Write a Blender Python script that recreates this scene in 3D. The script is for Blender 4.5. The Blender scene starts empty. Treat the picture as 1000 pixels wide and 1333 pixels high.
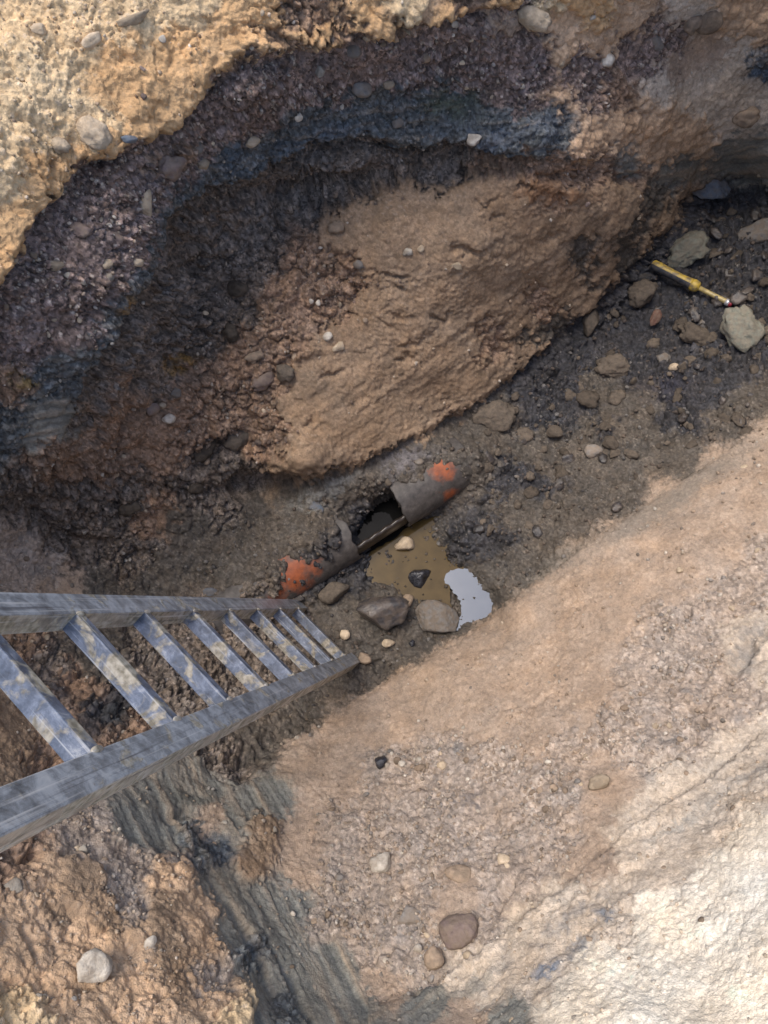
import bpy, bmesh, math, random
import numpy as np
from mathutils import Matrix, Vector

random.seed(7)
scene = bpy.context.scene
COL = scene.collection

# ------------------------------------------------------------------ camera, sky, sun, exposure
CAM_Z = 3.42
PITCH = math.radians(72.0)
FPX = 900.0                      # focal length in photograph pixels (1000 x 1333)
cam_data = bpy.data.cameras.new('camera')
cam = bpy.data.objects.new('camera', cam_data)
COL.objects.link(cam)
cam.location = (0, 0, CAM_Z)
cam.rotation_euler = (math.radians(90) - PITCH, 0, 0)
cam_data.sensor_fit = 'HORIZONTAL'
cam_data.sensor_width = 36.0
cam_data.lens = 36.0 * FPX / 1000.0
cam_data.clip_start = 0.02
cam_data.clip_end = 300.0
scene.camera = cam

SUN_EL, SUN_AZ = math.radians(70), math.radians(-58)     # azimuth from +Y towards +X
world = bpy.data.worlds.new('World')
scene.world = world
world.use_nodes = True
wn = world.node_tree
bg = wn.nodes['Background']
sky = wn.nodes.new('ShaderNodeTexSky')
sky.sky_type = 'NISHITA'
sky.sun_disc = False
sky.sun_elevation = SUN_EL
sky.sun_rotation = SUN_AZ
sky.dust_density = 3.0
sky.air_density = 1.0
sky.ozone_density = 0.6
wn.links.new(sky.outputs[0], bg.inputs[0])
bg.inputs[1].default_value = 0.14
sd = bpy.data.lights.new('sun', 'SUN')
sd.energy = 1.5
sd.angle = math.radians(30)
sd.color = (1.0, 0.92, 0.81)
sun = bpy.data.objects.new('sun', sd)
COL.objects.link(sun)
sdir = Vector((math.sin(SUN_AZ) * math.cos(SUN_EL), math.cos(SUN_AZ) * math.cos(SUN_EL), math.sin(SUN_EL)))
sun.rotation_euler = sdir.to_track_quat('Z', 'Y').to_euler()
sun.location = sdir * 20
scene.view_settings.view_transform = 'Standard'
scene.view_settings.look = 'None'
scene.view_settings.gamma = 1.0
scene.view_settings.exposure = 0.85
scene.view_settings.use_curve_mapping = False
scene.cycles.diffuse_bounces = 8
scene.cycles.max_bounces = 12

# ------------------------------------------------------------------ survey: sight lines of the photograph
cp, sp = math.cos(PITCH), math.sin(PITCH)


def ray(u, v):
    u = np.asarray(u, float); v = np.asarray(v, float)
    dx = (u - 500.0) / FPX; dy = (v - 666.5) / FPX
    return np.stack([dx, cp - dy * sp, -sp - dy * cp], -1)


def at_z(u, v, z):
    d = ray(u, v)
    t = (CAM_Z - z) / (-d[..., 2])
    return d * np.asarray(t)[..., None] + np.array([0, 0, CAM_Z])


# ------------------------------------------------------------------ numpy noise
rng = np.random.RandomState(3)
PERM = rng.permutation(256).astype(np.int32)
PERM = np.concatenate([PERM, PERM, PERM])
GR = rng.normal(size=(256, 3)); GR /= np.linalg.norm(GR, axis=1)[:, None]
GR = GR.astype(np.float32)
FEAT = rng.rand(256, 4).astype(np.float32)


def _h(ix, iy, iz):
    return PERM[PERM[PERM[ix & 255] + (iy & 255)] + (iz & 255)]


def perlin(P):
    P = P.astype(np.float32)
    I = np.floor(P).astype(np.int32); Fr = P - I
    w = Fr * Fr * Fr * (Fr * (Fr * 6 - 15) + 10)
    out = np.zeros(len(P), np.float32)
    for a in (0, 1):
        wx = w[:, 0] if a else 1 - w[:, 0]
        for b in (0, 1):
            wy = w[:, 1] if b else 1 - w[:, 1]
            for c in (0, 1):
                wz = w[:, 2] if c else 1 - w[:, 2]
                g = GR[_h(I[:, 0] + a, I[:, 1] + b, I[:, 2] + c)]
                out += wx * wy * wz * (g[:, 0] * (Fr[:, 0] - a) + g[:, 1] * (Fr[:, 1] - b) + g[:, 2] * (Fr[:, 2] - c))
    return out * 1.5


def fbm(P, octv=4, gain=0.5, seed=0.0):
    s = np.zeros(len(P), np.float32); a = 1.0; f = 1.0; tot = 0
    for k in range(octv):
        s += a * perlin(P * f + (seed + k * 17.3))
        tot += a; a *= gain; f *= 2.03
    return s / tot


def worley(P, seed=0.0):
    """F1, F2 and a random number of the nearest cell"""
    P = (P + seed).astype(np.float32)
    I = np.floor(P).astype(np.int32); Fr = P - I
    d1 = np.full(len(P), 9, np.float32); d2 = d1.copy(); cid = np.zeros(len(P), np.int32)
    for a in (-1, 0, 1):
        for b in (-1, 0, 1):
            for c in (-1, 0, 1):
                h = _h(I[:, 0] + a, I[:, 1] + b, I[:, 2] + c)
                f = FEAT[h]
                d = (a + f[:, 0] - Fr[:, 0]) ** 2 + (b + f[:, 1] - Fr[:, 1]) ** 2 + (c + f[:, 2] - Fr[:, 2]) ** 2
                m = d < d1
                d2 = np.where(m, d1, np.minimum(d2, d))
                cid = np.where(m, h, cid)
                d1 = np.where(m, d, d1)
    return np.sqrt(d1), np.sqrt(d2), cid


# ------------------------------------------------------------------ the excavation: spot heights (sight line u, v -> height above trench floor)
SPOT = [
    # ground level round the pit and the top of the far wall
    (-320, -280, 2.08), (100, -280, 2.08), (500, -280, 2.1), (900, -280, 2.1), (1330, -280, 2.08),
    (-320, 0, 2.06), (0, -100, 2.03), (300, -100, 2.0), (600, -100, 1.97), (900, -100, 1.8), (1150, -100, 1.7), (1330, 0, 2.05),
    (0, 0, 1.95), (200, 0, 1.88), (400, 0, 1.81), (600, 0, 1.74), (800, 0, 1.56), (1000, 0, 1.38), (1000, -100, 1.6),
    (100, 100, 1.83), (250, 60, 1.79), (0, 200, 1.83), (-150, 300, 1.9), (-320, 350, 2.05),
    # foot of the sandy layer
    (0, 385, 1.64), (70, 262, 1.65), (170, 205, 1.65), (330, 130, 1.65), (480, 60, 1.67), (600, 20, 1.72),
    # foot of the gravel layer
    (600, 105, 1.42), (480, 130, 1.41), (350, 165, 1.4), (270, 212, 1.4), (205, 300, 1.38), (170, 370, 1.36), (110, 450, 1.34), (0, 490, 1.4),
    (750, 130, 1.3), (850, 130, 1.13), (950, 110, 1.05), (1000, 140, .92), (700, 60, 1.52), (900, 60, 1.25),
    # lip of the blue clay
    (700, 196, 1.22), (600, 198, 1.21), (500, 212, 1.2), (400, 232, 1.2), (300, 258, 1.22), (232, 300, 1.24), (190, 390, 1.2), (112, 520, 1.13), (60, 600, 1.02), (0, 620, 1.02),
    (820, 190, 0.98), (900, 185, 0.78), (960, 190, 0.68), (1000, 205, 0.66),
    # recess under it and the beige wall
    (400, 262, 1.05), (500, 240, 1.08), (600, 230, 1.1), (300, 300, 1.06), (250, 350, 1.0),
    (500, 300, 1.0), (600, 300, 0.97), (700, 270, 0.98), (780, 260, 0.9), (500, 400, 0.76), (600, 400, 0.66), (700, 370, 0.56), (800, 300, 0.68),
    (400, 500, 0.62), (500, 500, 0.5), (600, 480, 0.41), (400, 600, 0.44), (480, 570, 0.35), (560, 545, 0.26), (650, 480, 0.26), (750, 400, 0.3), (830, 320, 0.4), (890, 235, 0.5),
    # wall foot
    (380, 645, 0.2), (330, 645, 0.22), (500, 608, 0.22), (600, 560, 0.16), (680, 505, 0.14), (770, 430, 0.14), (850, 355, 0.22), (920, 275, 0.26), (975, 240, 0.34),
    # dark clods at the left
    (300, 430, 0.82), (200, 450, 0.97), (330, 350, 0.95), (250, 520, 0.7), (150, 550, 0.86), (330, 550, 0.52), (200, 620, 0.55), (100, 640, 0.7),
    (280, 620, 0.42), (300, 690, 0.2), (200, 700, 0.34), (120, 730, 0.42), (30, 650, 0.82),
    # left end of the trench
    (0, 700, 0.75), (60, 760, 0.55), (0, 790, 0.78), (150, 775, 0.38), (250, 745, 0.22), (-150, 600, 1.2), (-150, 750, 1.15), (-320, 650, 1.75), (-320, 900, 1.9),
    # floor round the pipe and the puddle
    (330, 725, 0.20), (390, 680, 0.225), (440, 640, 0.225), (320, 770, .22), (345, 752, .225), (378, 735, .20), (405, 714, .236), (432, 694, .238), (445, 705, .20), (340, 790, .16), (360, 775, .16), (400, 757, .10), (440, 735, 0.05), (350, 795, 0.09), (483, 680, -0.13), (500, 668, -0.13), (470, 668, .02), (475, 698, -0.10), (512, 655, -0.08), (478, 648, .12), (500, 630, .19), (540, 600, .235), (565, 588, .235), (520, 630, .205), (545, 617, .213), (572, 602, .214), (535, 650, .14), (562, 630, .15), (590, 602, .215), (600, 612, .19), (560, 655, .02), (585, 640, .06), (608, 598, .215), (622, 585, .19), (610, 625, .12),
    (520, 720, -0.045), (560, 710, -0.045), (585, 745, -0.045), (540, 750, -0.04), (610, 785, -0.045), (600, 810, -0.042), (625, 772, -0.035), (615, 800, -.04), (500, 745, -0.035), (650, 795, .04),
    (470, 760, 0.02), (500, 790, 0.01), (560, 800, -0.01), (540, 835, 0.03), (500, 830, 0.04), (450, 840, 0.05), (600, 690, 0.03), (625, 720, 0.03), (650, 760, 0.06), (575, 835, 0.03),
    (650, 600, 0.1), (700, 650, 0.1), (740, 560, 0.15), (800, 480, 0.19), (850, 550, 0.22), (900, 430, 0.26), (950, 350, 0.32), (940, 300, 0.28), (1000, 320, 0.4), (1000, 420, 0.37), (1000, 480, 0.42),
    (1150, 300, 0.7), (1330, 250, 1.6), (1150, 120, 1.1), (1150, 450, 0.65),
    # lip of the near bank
    (668, 790, 0.2), (610, 840, 0.17), (560, 860, 0.17), (480, 905, 0.18), (750, 725, 0.27), (850, 650, 0.36), (930, 597, 0.44), (1000, 555, 0.52),
    (560, 845, 0.03), (500, 882, 0.04), (620, 808, -.01), (645, 785, .0), (530, 862, .04), (590, 828, .02), (690, 750, .08),
    # bank
    (700, 850, 0.42), (800, 780, 0.5), (900, 700, 0.58), (1000, 640, 0.66), (600, 950, 0.5), (500, 980, 0.42), (420, 960, 0.28), (380, 1020, 0.5),
    (700, 950, 0.66), (800, 900, 0.73), (900, 850, 0.79), (1000, 780, 0.83), (500, 1100, 0.72), (600, 1080, 0.76), (700, 1050, 0.86), (800, 1000, 0.92),
    (900, 960, 0.97), (1000, 900, 1.02), (420, 1150, 0.8), (550, 1200, 0.97), (650, 1150, 0.98), (480, 1280, 1.05), (620, 1220, 1.08), (1150, 700, 0.95), (1330, 550, 1.7),
    # cut face at the lower right
    (560, 1290, 1.12), (650, 1225, 1.12), (750, 1145, 1.12), (850, 1065, 1.11), (950, 995, 1.1), (1000, 960, 1.1),
    (620, 1333, 1.3), (800, 1200, 1.34), (750, 1270, 1.4), (900, 1130, 1.35), (1000, 1060, 1.4), (850, 1300, 1.58), (1000, 1200, 1.62), (1000, 1333, 1.76), (700, 1333, 1.46),
    (900, 1400, 1.78), (700, 1450, 1.75), (1150, 1250, 1.86), (1180, 1000, 1.6), (1330, 850, 1.9),
    (1000, 1600, 2.02), (500, 1600, 2.02), (1330, 1300, 2.05), (1330, 1600, 2.08), (0, 1600, 2.02), (-320, 1600, 2.08), (500, 1450, 1.7), (450, 1333, 1.2), (400, 1400, 1.5), (520, 1333, 1.22),
    # scraped face and the bank at the lower left
    (280, 1050, 0.74), (330, 1130, 0.86), (380, 1220, 0.98), (430, 1310, 1.12), (250, 1130, 1.1), (200, 1080, 1.02), (300, 1250, 1.22), (350, 1333, 1.34),
    (200, 1200, 1.34), (100, 1150, 1.38), (100, 1250, 1.5), (200, 1333, 1.53), (0, 1333, 1.7), (0, 1220, 1.62), (0, 1130, 1.5), (-150, 1200, 1.8), (-320, 1250, 2.05),
    # under the ladder
    (335, 965, 0.36), (260, 1005, 0.62), (150, 900, 0.6), (50, 960, 1.0), (0, 1020, 1.3), (50, 850, 0.76), (200, 870, 0.42), (300, 870, 0.18), (150, 1050, 1.1), (400, 880, 0.1), (-150, 1000, 1.6),
]
SP = np.array(SPOT, float)
_d = ray(SP[:, 0], SP[:, 1])
INV = (-_d[:, 2]) / (CAM_Z - SP[:, 2])          # inverse distance along the sight line


def rbf_fit(xy, val, c=12.0):
    n = len(xy)
    D = np.sqrt(((xy[:, None] - xy[None]) ** 2).sum(-1) + c * c)
    A = np.zeros((n + 3, n + 3))
    A[:n, :n] = D + 1.5 * np.eye(n) * 0
    A[:n, n] = 1; A[:n, n + 1:] = xy; A[n, :n] = 1; A[n + 1:, :n] = xy.T
    return np.linalg.solve(A, np.concatenate([val, [0, 0, 0]]))


def rbf_eval(w, xy, q, c=12.0):
    out = np.empty(len(q))
    for s in range(0, len(q), 40000):
        p = q[s:s + 40000]
        D = np.sqrt((p[:, 0:1] - xy[:, 0][None]) ** 2 + (p[:, 1:2] - xy[:, 1][None]) ** 2 + c * c)
        out[s:s + 40000] = D @ w[:-3] + w[-3] + p @ w[-2:]
    return out


def axis_samples(lo, hi, n_in, step):
    a = [0.0 - 0]; s = step
    left = []
    x = 0.0
    while x > lo:
        s = min(s * 1.06, 14.0); x -= s; left.append(x)
    mid = list(np.arange(0, n_in + 0.01, step))
    right = []; x = mid[-1]; s = step
    while x < hi:
        s = min(s * 1.06, 14.0); x += s; right.append(x)
    return np.array(left[::-1] + mid + right)


STEP = 1.55
us = axis_samples(-320, 1330, 1000, STEP)
vs = axis_samples(-280, 1600, 1333, STEP)
NU, NV = len(us), len(vs)
UU, VV = np.meshgrid(us, vs)                     # rows v, columns u
Q = np.stack([UU.ravel(), VV.ravel()], -1)
# coarse evaluation, then smooth upsampling
cu = np.arange(-345, 1360, 6.0); cv = np.arange(-305, 1630, 6.0)
CU, CV = np.meshgrid(cu, cv)
wts = rbf_fit(SP[:, :2], INV)
G = rbf_eval(wts, SP[:, :2], np.stack([CU.ravel(), CV.ravel()], -1)).reshape(CU.shape)


def smooth(a, n):
    for _ in range(n):
        b = np.pad(a, 1, mode='edge')
        a = (b[:-2, 1:-1] + b[2:, 1:-1] + b[1:-1, :-2] + b[1:-1, 2:] + 4 * b[1:-1, 1:-1]) / 8
    return a


G = smooth(G, 3)


def bicubic(Gd, q):
    fx = (q[:, 0] - cu[0]) / 6.0; fy = (q[:, 1] - cv[0]) / 6.0
    ix = np.clip(np.floor(fx).astype(int), 1, len(cu) - 3); iy = np.clip(np.floor(fy).astype(int), 1, len(cv) - 3)
    tx = fx - ix; ty = fy - iy

    def w(t):
        return [(1 - t) ** 3 / 6, (3 * t ** 3 - 6 * t ** 2 + 4) / 6, (-3 * t ** 3 + 3 * t ** 2 + 3 * t + 1) / 6, t ** 3 / 6]
    wx, wy = w(tx), w(ty)
    o = np.zeros(len(q))
    for j in range(4):
        for i in range(4):
            o += wx[i] * wy[j] * Gd[iy + j - 1, ix + i - 1]
    return o


T = 1.0 / bicubic(G, Q)
BASE = ray(Q[:, 0], Q[:, 1]) * T[:, None] + np.array([0, 0, CAM_Z])


def grid_normals(P):
    P3 = P.reshape(NV, NU, 3)
    du = np.gradient(P3, axis=1); dv = np.gradient(P3, axis=0)
    n = np.cross(dv, du); n /= np.linalg.norm(n, axis=-1, keepdims=True) + 1e-12
    return n.reshape(-1, 3)


NRM = grid_normals(BASE)

# ------------------------------------------------------------------ soils: colour, offset, large clod, small clod, fbm amplitude, grain contrast, wetness
SOIL = {
    'O': ((.52, .330, .170), .030, .008, .004, .018, .18, 0.0),    # orange sand
    'P': ((.58, .430, .260), .030, .009, .005, .020, .22, 0.0),    # pale limestone sand
    'V': ((.190, .140, .120), -.010, .016, .012, .014, .85, 0.03),  # purple brown gravel
    'B': ((.092, .100, .104), .000, .014, .008, .018, .80, 0.20),  # blue clay
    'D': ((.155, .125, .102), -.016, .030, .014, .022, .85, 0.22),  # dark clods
    'R': ((.250, .166, .113), -.006, .026, .007, .020, .60, 0.03),  # reddish brown soil
    'T': ((.268, .188, .124), .022, .004, .005, .008, .26, 0.0),   # beige clay
    'G': ((.345, .262, .196), .0, .003, .004, .006, .22, 0.0),     # tan bank
    'Y': ((.315, .258, .212), .0, .008, .005, .012, .42, 0.0),     # gravelly tan bank
    'M': ((.088, .075, .062), .0, .016, .007, .012, .50, 0.15),   # floor mud
    'K': ((.040, .039, .043), .0, .036, .011, .016, .70, 0.32),  # black mud
    'S': ((.205, .200, .175), .0, .003, .003, .006, .22, 0.05),   # smeared grey clay
    'W': ((.70, .625, .51), .0, .002, .003, .007, .16, 0.0),      # pale bank, with overexposed light lifted into its colour
    'L': ((.49, .41, .325), .0, .005, .004, .012, .24, 0.0),     # light tan
    'Q': ((.49, .338, .218), .012, .010, .0028, .010, .26, 0.0),  # pinkish sand
}
KEYS = list(SOIL)
PATCH = [
    # sandy top of the far wall
    (0, 0, 'P'), (60, 40, 'P'), (120, 60, 'P'), (60, 110, 'P'), (200, 30, 'P'), (250, 0, 'P'), (0, 110, 'P'), (0, 180, 'P'), (60, 170, 'P'), (120, 175, 'P'), (160, 90, 'O'), (230, 60, 'O'),
    (290, 30, 'O'), (340, 10, 'O'), (200, 110, 'O'), (250, 90, 'O'), (170, 150, 'O'), (90, 215, 'O'), (40, 230, 'O'), (0, 240, 'P'), (0, 290, 'O'), (0, 350, 'O'), (300, 80, 'O'), (-100, 100, 'P'), (-100, 300, 'O'), (200, -80, 'P'), (450, -60, 'O'), (30, 270, 'O'),
    (350, 60, 'R'), (390, 20, 'R'), (420, 35, 'R'), (470, 15, 'O'), (530, 5, 'P'), (560, 15, 'Q'), (640, 5, 'O'), (700, 10, 'P'), (760, 5, 'O'), (820, 20, 'Q'), (380, 55, 'O'), (650, 25, 'G'), (730, 35, 'Q'), (860, 110, 'L'), (960, 80, 'L'), (980, 30, 'Q'), (940, 140, 'L'), (740, 60, 'Q'), (790, 60, 'Q'),
    # gravel layer
    (20, 420, 'V'), (60, 330, 'V'), (100, 290, 'V'), (150, 250, 'V'), (60, 400, 'V'), (110, 370, 'V'), (150, 310, 'V'), (180, 240, 'V'), (130, 340, 'V'), (30, 460, 'V'), (200, 210, 'R'), (230, 200, 'R'), (230, 180, 'V'), (290, 170, 'V'), (330, 140, 'V'), (370, 110, 'V'), (420, 90, 'V'), (470, 80, 'V'),
    (520, 60, 'V'), (500, 110, 'V'), (560, 60, 'V'), (610, 50, 'V'), (440, 120, 'V'), (640, 90, 'V'), (680, 60, 'V'), (700, 100, 'V'), (760, 90, 'V'), (830, 80, 'V'), (870, 50, 'V'), (800, 120, 'R'), (900, 20, 'L'), (960, 20, 'Q'), (930, 60, 'G'), (880, 90, 'G'), (720, 130, 'Q'), (780, 115, 'V'),
    # blue clay
    (300, 195, 'B'), (350, 185, 'B'), (400, 165, 'B'), (450, 160, 'B'), (500, 160, 'B'), (550, 140, 'B'), (590, 130, 'B'), (540, 175, 'B'), (600, 165, 'B'), (650, 160, 'B'), (700, 170, 'B'), (270, 225, 'B'), (230, 260, 'B'), (210, 310, 'B'), (185, 360, 'B'), (715, 180, 'B'), (640, 185, 'B'),
    (150, 420, 'B'), (60, 490, 'B'), (20, 540, 'B'), (60, 530, 'S'), (90, 490, 'B'), (40, 560, 'S'), (15, 500, 'R'), (0, 570, 'B'), (90, 550, 'S'), (-100, 520, 'B'),
    (760, 190, 'Q'), (810, 170, 'Q'), (860, 160, 'Q'), (820, 215, 'S'), (850, 200, 'Q'), (900, 180, 'Q'), (950, 160, 'L'), (990, 130, 'L'), (990, 90, 'B'), (920, 120, 'L'), (980, 190, 'S'), (960, 200, 'S'), (800, 250, 'T'), (850, 260, 'M'), (880, 230, 'S'), (1100, 100, 'T'),
    # recess and dark clods
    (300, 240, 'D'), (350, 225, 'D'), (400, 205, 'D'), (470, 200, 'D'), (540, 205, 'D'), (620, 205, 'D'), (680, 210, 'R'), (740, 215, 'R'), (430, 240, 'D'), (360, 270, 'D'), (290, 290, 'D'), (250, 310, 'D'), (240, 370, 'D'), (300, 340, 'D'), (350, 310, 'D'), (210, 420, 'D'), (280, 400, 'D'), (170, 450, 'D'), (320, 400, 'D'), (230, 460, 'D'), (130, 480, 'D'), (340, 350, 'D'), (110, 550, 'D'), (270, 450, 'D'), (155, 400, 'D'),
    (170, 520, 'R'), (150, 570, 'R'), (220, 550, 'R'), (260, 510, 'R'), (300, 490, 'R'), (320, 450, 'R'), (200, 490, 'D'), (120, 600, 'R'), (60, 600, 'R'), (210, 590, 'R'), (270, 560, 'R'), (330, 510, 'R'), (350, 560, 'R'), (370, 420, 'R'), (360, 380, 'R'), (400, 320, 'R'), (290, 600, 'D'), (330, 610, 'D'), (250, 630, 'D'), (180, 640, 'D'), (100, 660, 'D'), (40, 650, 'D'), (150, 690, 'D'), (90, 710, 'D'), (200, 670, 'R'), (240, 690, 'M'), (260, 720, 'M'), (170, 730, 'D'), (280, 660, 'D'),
    # beige wall
    (760, 335, 'M'), (700, 405, 'R'), (640, 455, 'R'), (815, 315, 'M'), (690, 440, 'M'), (780, 370, 'M'), (430, 290, 'T'), (480, 270, 'T'), (540, 260, 'T'), (600, 250, 'T'), (660, 250, 'T'), (720, 250, 'R'), (770, 240, 'R'), (500, 330, 'T'), (600, 330, 'T'), (700, 310, 'T'), (760, 300, 'T'), (800, 280, 'T'), (450, 360, 'R'), (420, 400, 'R'), (500, 400, 'T'), (580, 400, 'T'), (660, 380, 'T'), (730, 350, 'T'), (440, 450, 'T'), (520, 470, 'T'), (600, 450, 'T'), (680, 420, 'T'), (400, 500, 'T'), (380, 540, 'T'), (460, 520, 'T'), (540, 520, 'T'), (420, 580, 'T'), (480, 560, 'T'), (390, 610, 'T'), (350, 470, 'R'), (620, 490, 'T'), (740, 390, 'T'), (790, 340, 'T'), (840, 300, 'M'), (330, 580, 'R'), (580, 540, 'R'),
    # floor
    (330, 680, 'M'), (400, 670, 'M'), (440, 630, 'M'), (500, 620, 'M'), (560, 580, 'M'), (620, 550, 'M'), (650, 520, 'M'), (300, 740, 'M'), (620, 620, 'M'), (680, 580, 'M'), (660, 660, 'M'), (700, 690, 'M'), (640, 700, 'K'), (620, 720, 'K'), (650, 640, 'K'), (700, 540, 'K'), (730, 500, 'K'), (690, 500, 'K'), (720, 600, 'M'), (770, 560, 'M'), (780, 600, 'M'), (830, 570, 'M'), (760, 460, 'K'), (800, 420, 'K'), (830, 440, 'K'), (850, 400, 'K'), (880, 500, 'K'), (900, 470, 'K'), (840, 520, 'M'), (930, 510, 'K'), (920, 400, 'K'), (960, 380, 'K'), (920, 320, 'K'), (960, 300, 'K'), (940, 270, 'K'), (980, 480, 'K'), (860, 350, 'K'), (900, 290, 'K'), (1000, 350, 'K'), (780, 500, 'M'), (950, 540, 'M'), (990, 510, 'M'), (880, 590, 'M'), (1100, 350, 'K'), (800, 640, 'M'), (740, 660, 'M'), (800, 540, 'M'), (640, 590, 'M'), (750, 530, 'K'), (790, 560, 'K'), (710, 620, 'K'), (820, 480, 'K'), (960, 470, 'K'), (890, 540, 'K'), (720, 470, 'K'), (660, 610, 'K'),
    (470, 740, 'K'), (520, 770, 'M'), (560, 740, 'M'), (450, 790, 'M'), (500, 850, 'M'), (560, 830, 'M'), (430, 850, 'M'), (380, 840, 'D'), (330, 840, 'D'), (460, 880, 'M'), (630, 740, 'M'), (600, 770, 'M'), (660, 750, 'M'), (480, 690, 'K'), (300, 800, 'D'), (440, 745, 'K'), (520, 820, 'M'),
    # left end, under the ladder
    (10, 720, 'Y'), (50, 740, 'Y'), (20, 760, 'Y'), (80, 765, 'G'), (130, 770, 'M'), (200, 760, 'M'), (70, 870, 'D'), (30, 850, 'R'), (100, 890, 'R'), (140, 930, 'K'), (120, 860, 'M'), (200, 860, 'D'), (240, 900, 'D'), (290, 900, 'D'), (30, 950, 'T'), (10, 930, 'T'), (60, 990, 'R'), (0, 990, 'T'), (160, 950, 'R'), (-100, 800, 'Y'), (-100, 1000, 'T'), (350, 900, 'D'), (330, 960, 'M'), (300, 985, 'D'), (390, 935, 'M'),
    # bank
    (700, 800, 'G'), (650, 830, 'G'), (600, 870, 'G'), (560, 910, 'G'), (760, 750, 'G'), (820, 710, 'G'), (880, 660, 'G'), (940, 620, 'G'), (1000, 580, 'G'), (700, 880, 'G'), (800, 820, 'G'), (860, 760, 'G'), (940, 700, 'G'), (1000, 660, 'G'), (500, 940, 'G'), (640, 920, 'G'), (450, 960, 'G'), (400, 980, 'G'),
    (880, 800, 'Y'), (960, 780, 'Y'), (1000, 730, 'Y'), (980, 820, 'L'), (1000, 850, 'L'), (760, 870, 'G'), (840, 860, 'Y'), (900, 860, 'Y'), (850, 930, 'Y'), (900, 940, 'Y'), (800, 960, 'Y'), (740, 970, 'Y'), (950, 910, 'Y'), (700, 960, 'G'), (760, 920, 'G'), (720, 1030, 'Y'), (780, 1020, 'G'), (700, 1090, 'Y'), (640, 1020, 'Y'), (600, 1040, 'Y'), (560, 1000, 'Y'), (500, 1010, 'Y'), (440, 1020, 'G'), (400, 1060, 'G'), (450, 1080, 'Y'), (520, 1060, 'Y'), (560, 1110, 'Y'), (620, 1100, 'Y'), (660, 1150, 'Y'), (600, 1180, 'G'), (540, 1160, 'Y'), (500, 1180, 'Y'), (450, 1150, 'Y'), (430, 1190, 'Y'), (480, 1230, 'Y'), (520, 1240, 'Y'), (500, 1290, 'G'), (560, 1260, 'Y'), (630, 1200, 'Y'), (380, 1090, 'G'), (390, 1140, 'G'), (440, 1260, 'S'), (470, 1310, 'S'), (350, 1050, 'S'), (340, 1080, 'T'), (370, 1170, 'S'),
    # the edge of the bank over the floor
    (470, 893, 'M'), (500, 876, 'M'), (530, 857, 'M'), (560, 838, 'M'), (590, 820, 'M'), (620, 800, 'M'), (650, 778, 'M'), (680, 756, 'M'), (710, 735, 'M'),
    (478, 913, 'G'), (508, 896, 'G'), (538, 878, 'G'), (568, 860, 'G'), (598, 842, 'G'), (628, 822, 'G'), (658, 800, 'G'), (688, 778, 'G'), (720, 757, 'G'),
    # cut face lower right
    (600, 1270, 'L'), (680, 1210, 'L'), (780, 1130, 'G'), (880, 1050, 'L'), (960, 990, 'L'), (560, 1310, 'S'), (640, 1260, 'L'), (700, 1220, 'L'), (740, 1190, 'L'), (830, 1110, 'L'), (930, 1030, 'L'), (990, 980, 'L'), (650, 1290, 'L'), (720, 1240, 'L'), (770, 1200, 'L'), (850, 1130, 'L'), (930, 1070, 'L'), (1000, 1010, 'L'), (700, 1290, 'L'), (780, 1260, 'W'), (660, 1320, 'S'), (860, 1200, 'W'), (950, 1150, 'W'), (1000, 1100, 'W'), (740, 1320, 'W'), (850, 1290, 'W'), (950, 1250, 'W'), (1000, 1320, 'W'), (900, 1400, 'W'), (1150, 1200, 'W'), (600, 1330, 'G'), (900, 1090, 'L'), (800, 1180, 'L'), (1150, 950, 'W'), (1150, 700, 'G'),
    # scraped clay, lower left
    (230, 1050, 'S'), (270, 1030, 'S'), (300, 1090, 'S'), (290, 1140, 'S'), (330, 1180, 'S'), (360, 1240, 'S'), (390, 1280, 'S'), (420, 1320, 'S'), (310, 1220, 'S'), (350, 1290, 'S'), (250, 1080, 'B'), (210, 1080, 'S'), (280, 1110, 'B'), (330, 1240, 'B'), (370, 1310, 'B'), (280, 1060, 'G'), (320, 1120, 'T'), (310, 1060, 'S'),
    (120, 1090, 'Y'), (170, 1120, 'Y'), (220, 1140, 'Q'), (180, 1080, 'S'), (100, 1160, 'T'), (130, 1190, 'T'), (80, 1180, 'T'), (160, 1170, 'Y'), (210, 1190, 'T'), (250, 1200, 'Q'), (260, 1250, 'Q'), (220, 1260, 'T'), (230, 1290, 'T'), (50, 1150, 'Q'), (20, 1120, 'R'), (30, 1200, 'Q'), (60, 1230, 'Q'), (20, 1270, 'Q'), (100, 1230, 'Q'), (150, 1240, 'Q'), (60, 1300, 'Q'), (130, 1310, 'Q'), (180, 1290, 'Q'), (150, 1330, 'Q'), (20, 1320, 'P'), (280, 1310, 'Q'), (300, 1330, 'P'), (200, 1330, 'Q'), (330, 1330, 'S'), (270, 1280, 'Y'), (-100, 1200, 'Q'), (100, 1450, 'Q'), (400, 1450, 'P'), (600, 1450, 'W'),
]
E_SAND = [(-60, 480), (0, 385), (21, 326), (56, 270), (112, 213), (140, 210), (172, 196), (196, 178), (245, 140), (287, 98), (315, 76), (360, 72), (400, 68), (445, 52), (512, 45), (568, 31), (628, 14), (690, -10)]
E_GRAV = [(40, 480), (108, 455), (140, 395), (168, 367), (196, 315), (206, 273), (231, 241), (262, 225), (282, 192), (330, 177), (365, 154), (421, 133), (526, 119), (556, 100), (596, 105), (628, 130), (663, 146), (720, 140)]
E_CLAY = [(104, 520), (125, 470), (158, 415), (182, 375), (208, 330), (222, 290), (250, 258), (290, 242), (330, 226), (372, 211), (400, 190), (477, 180), (526, 195), (596, 188), (638, 200), (690, 204), (728, 205)]
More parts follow.
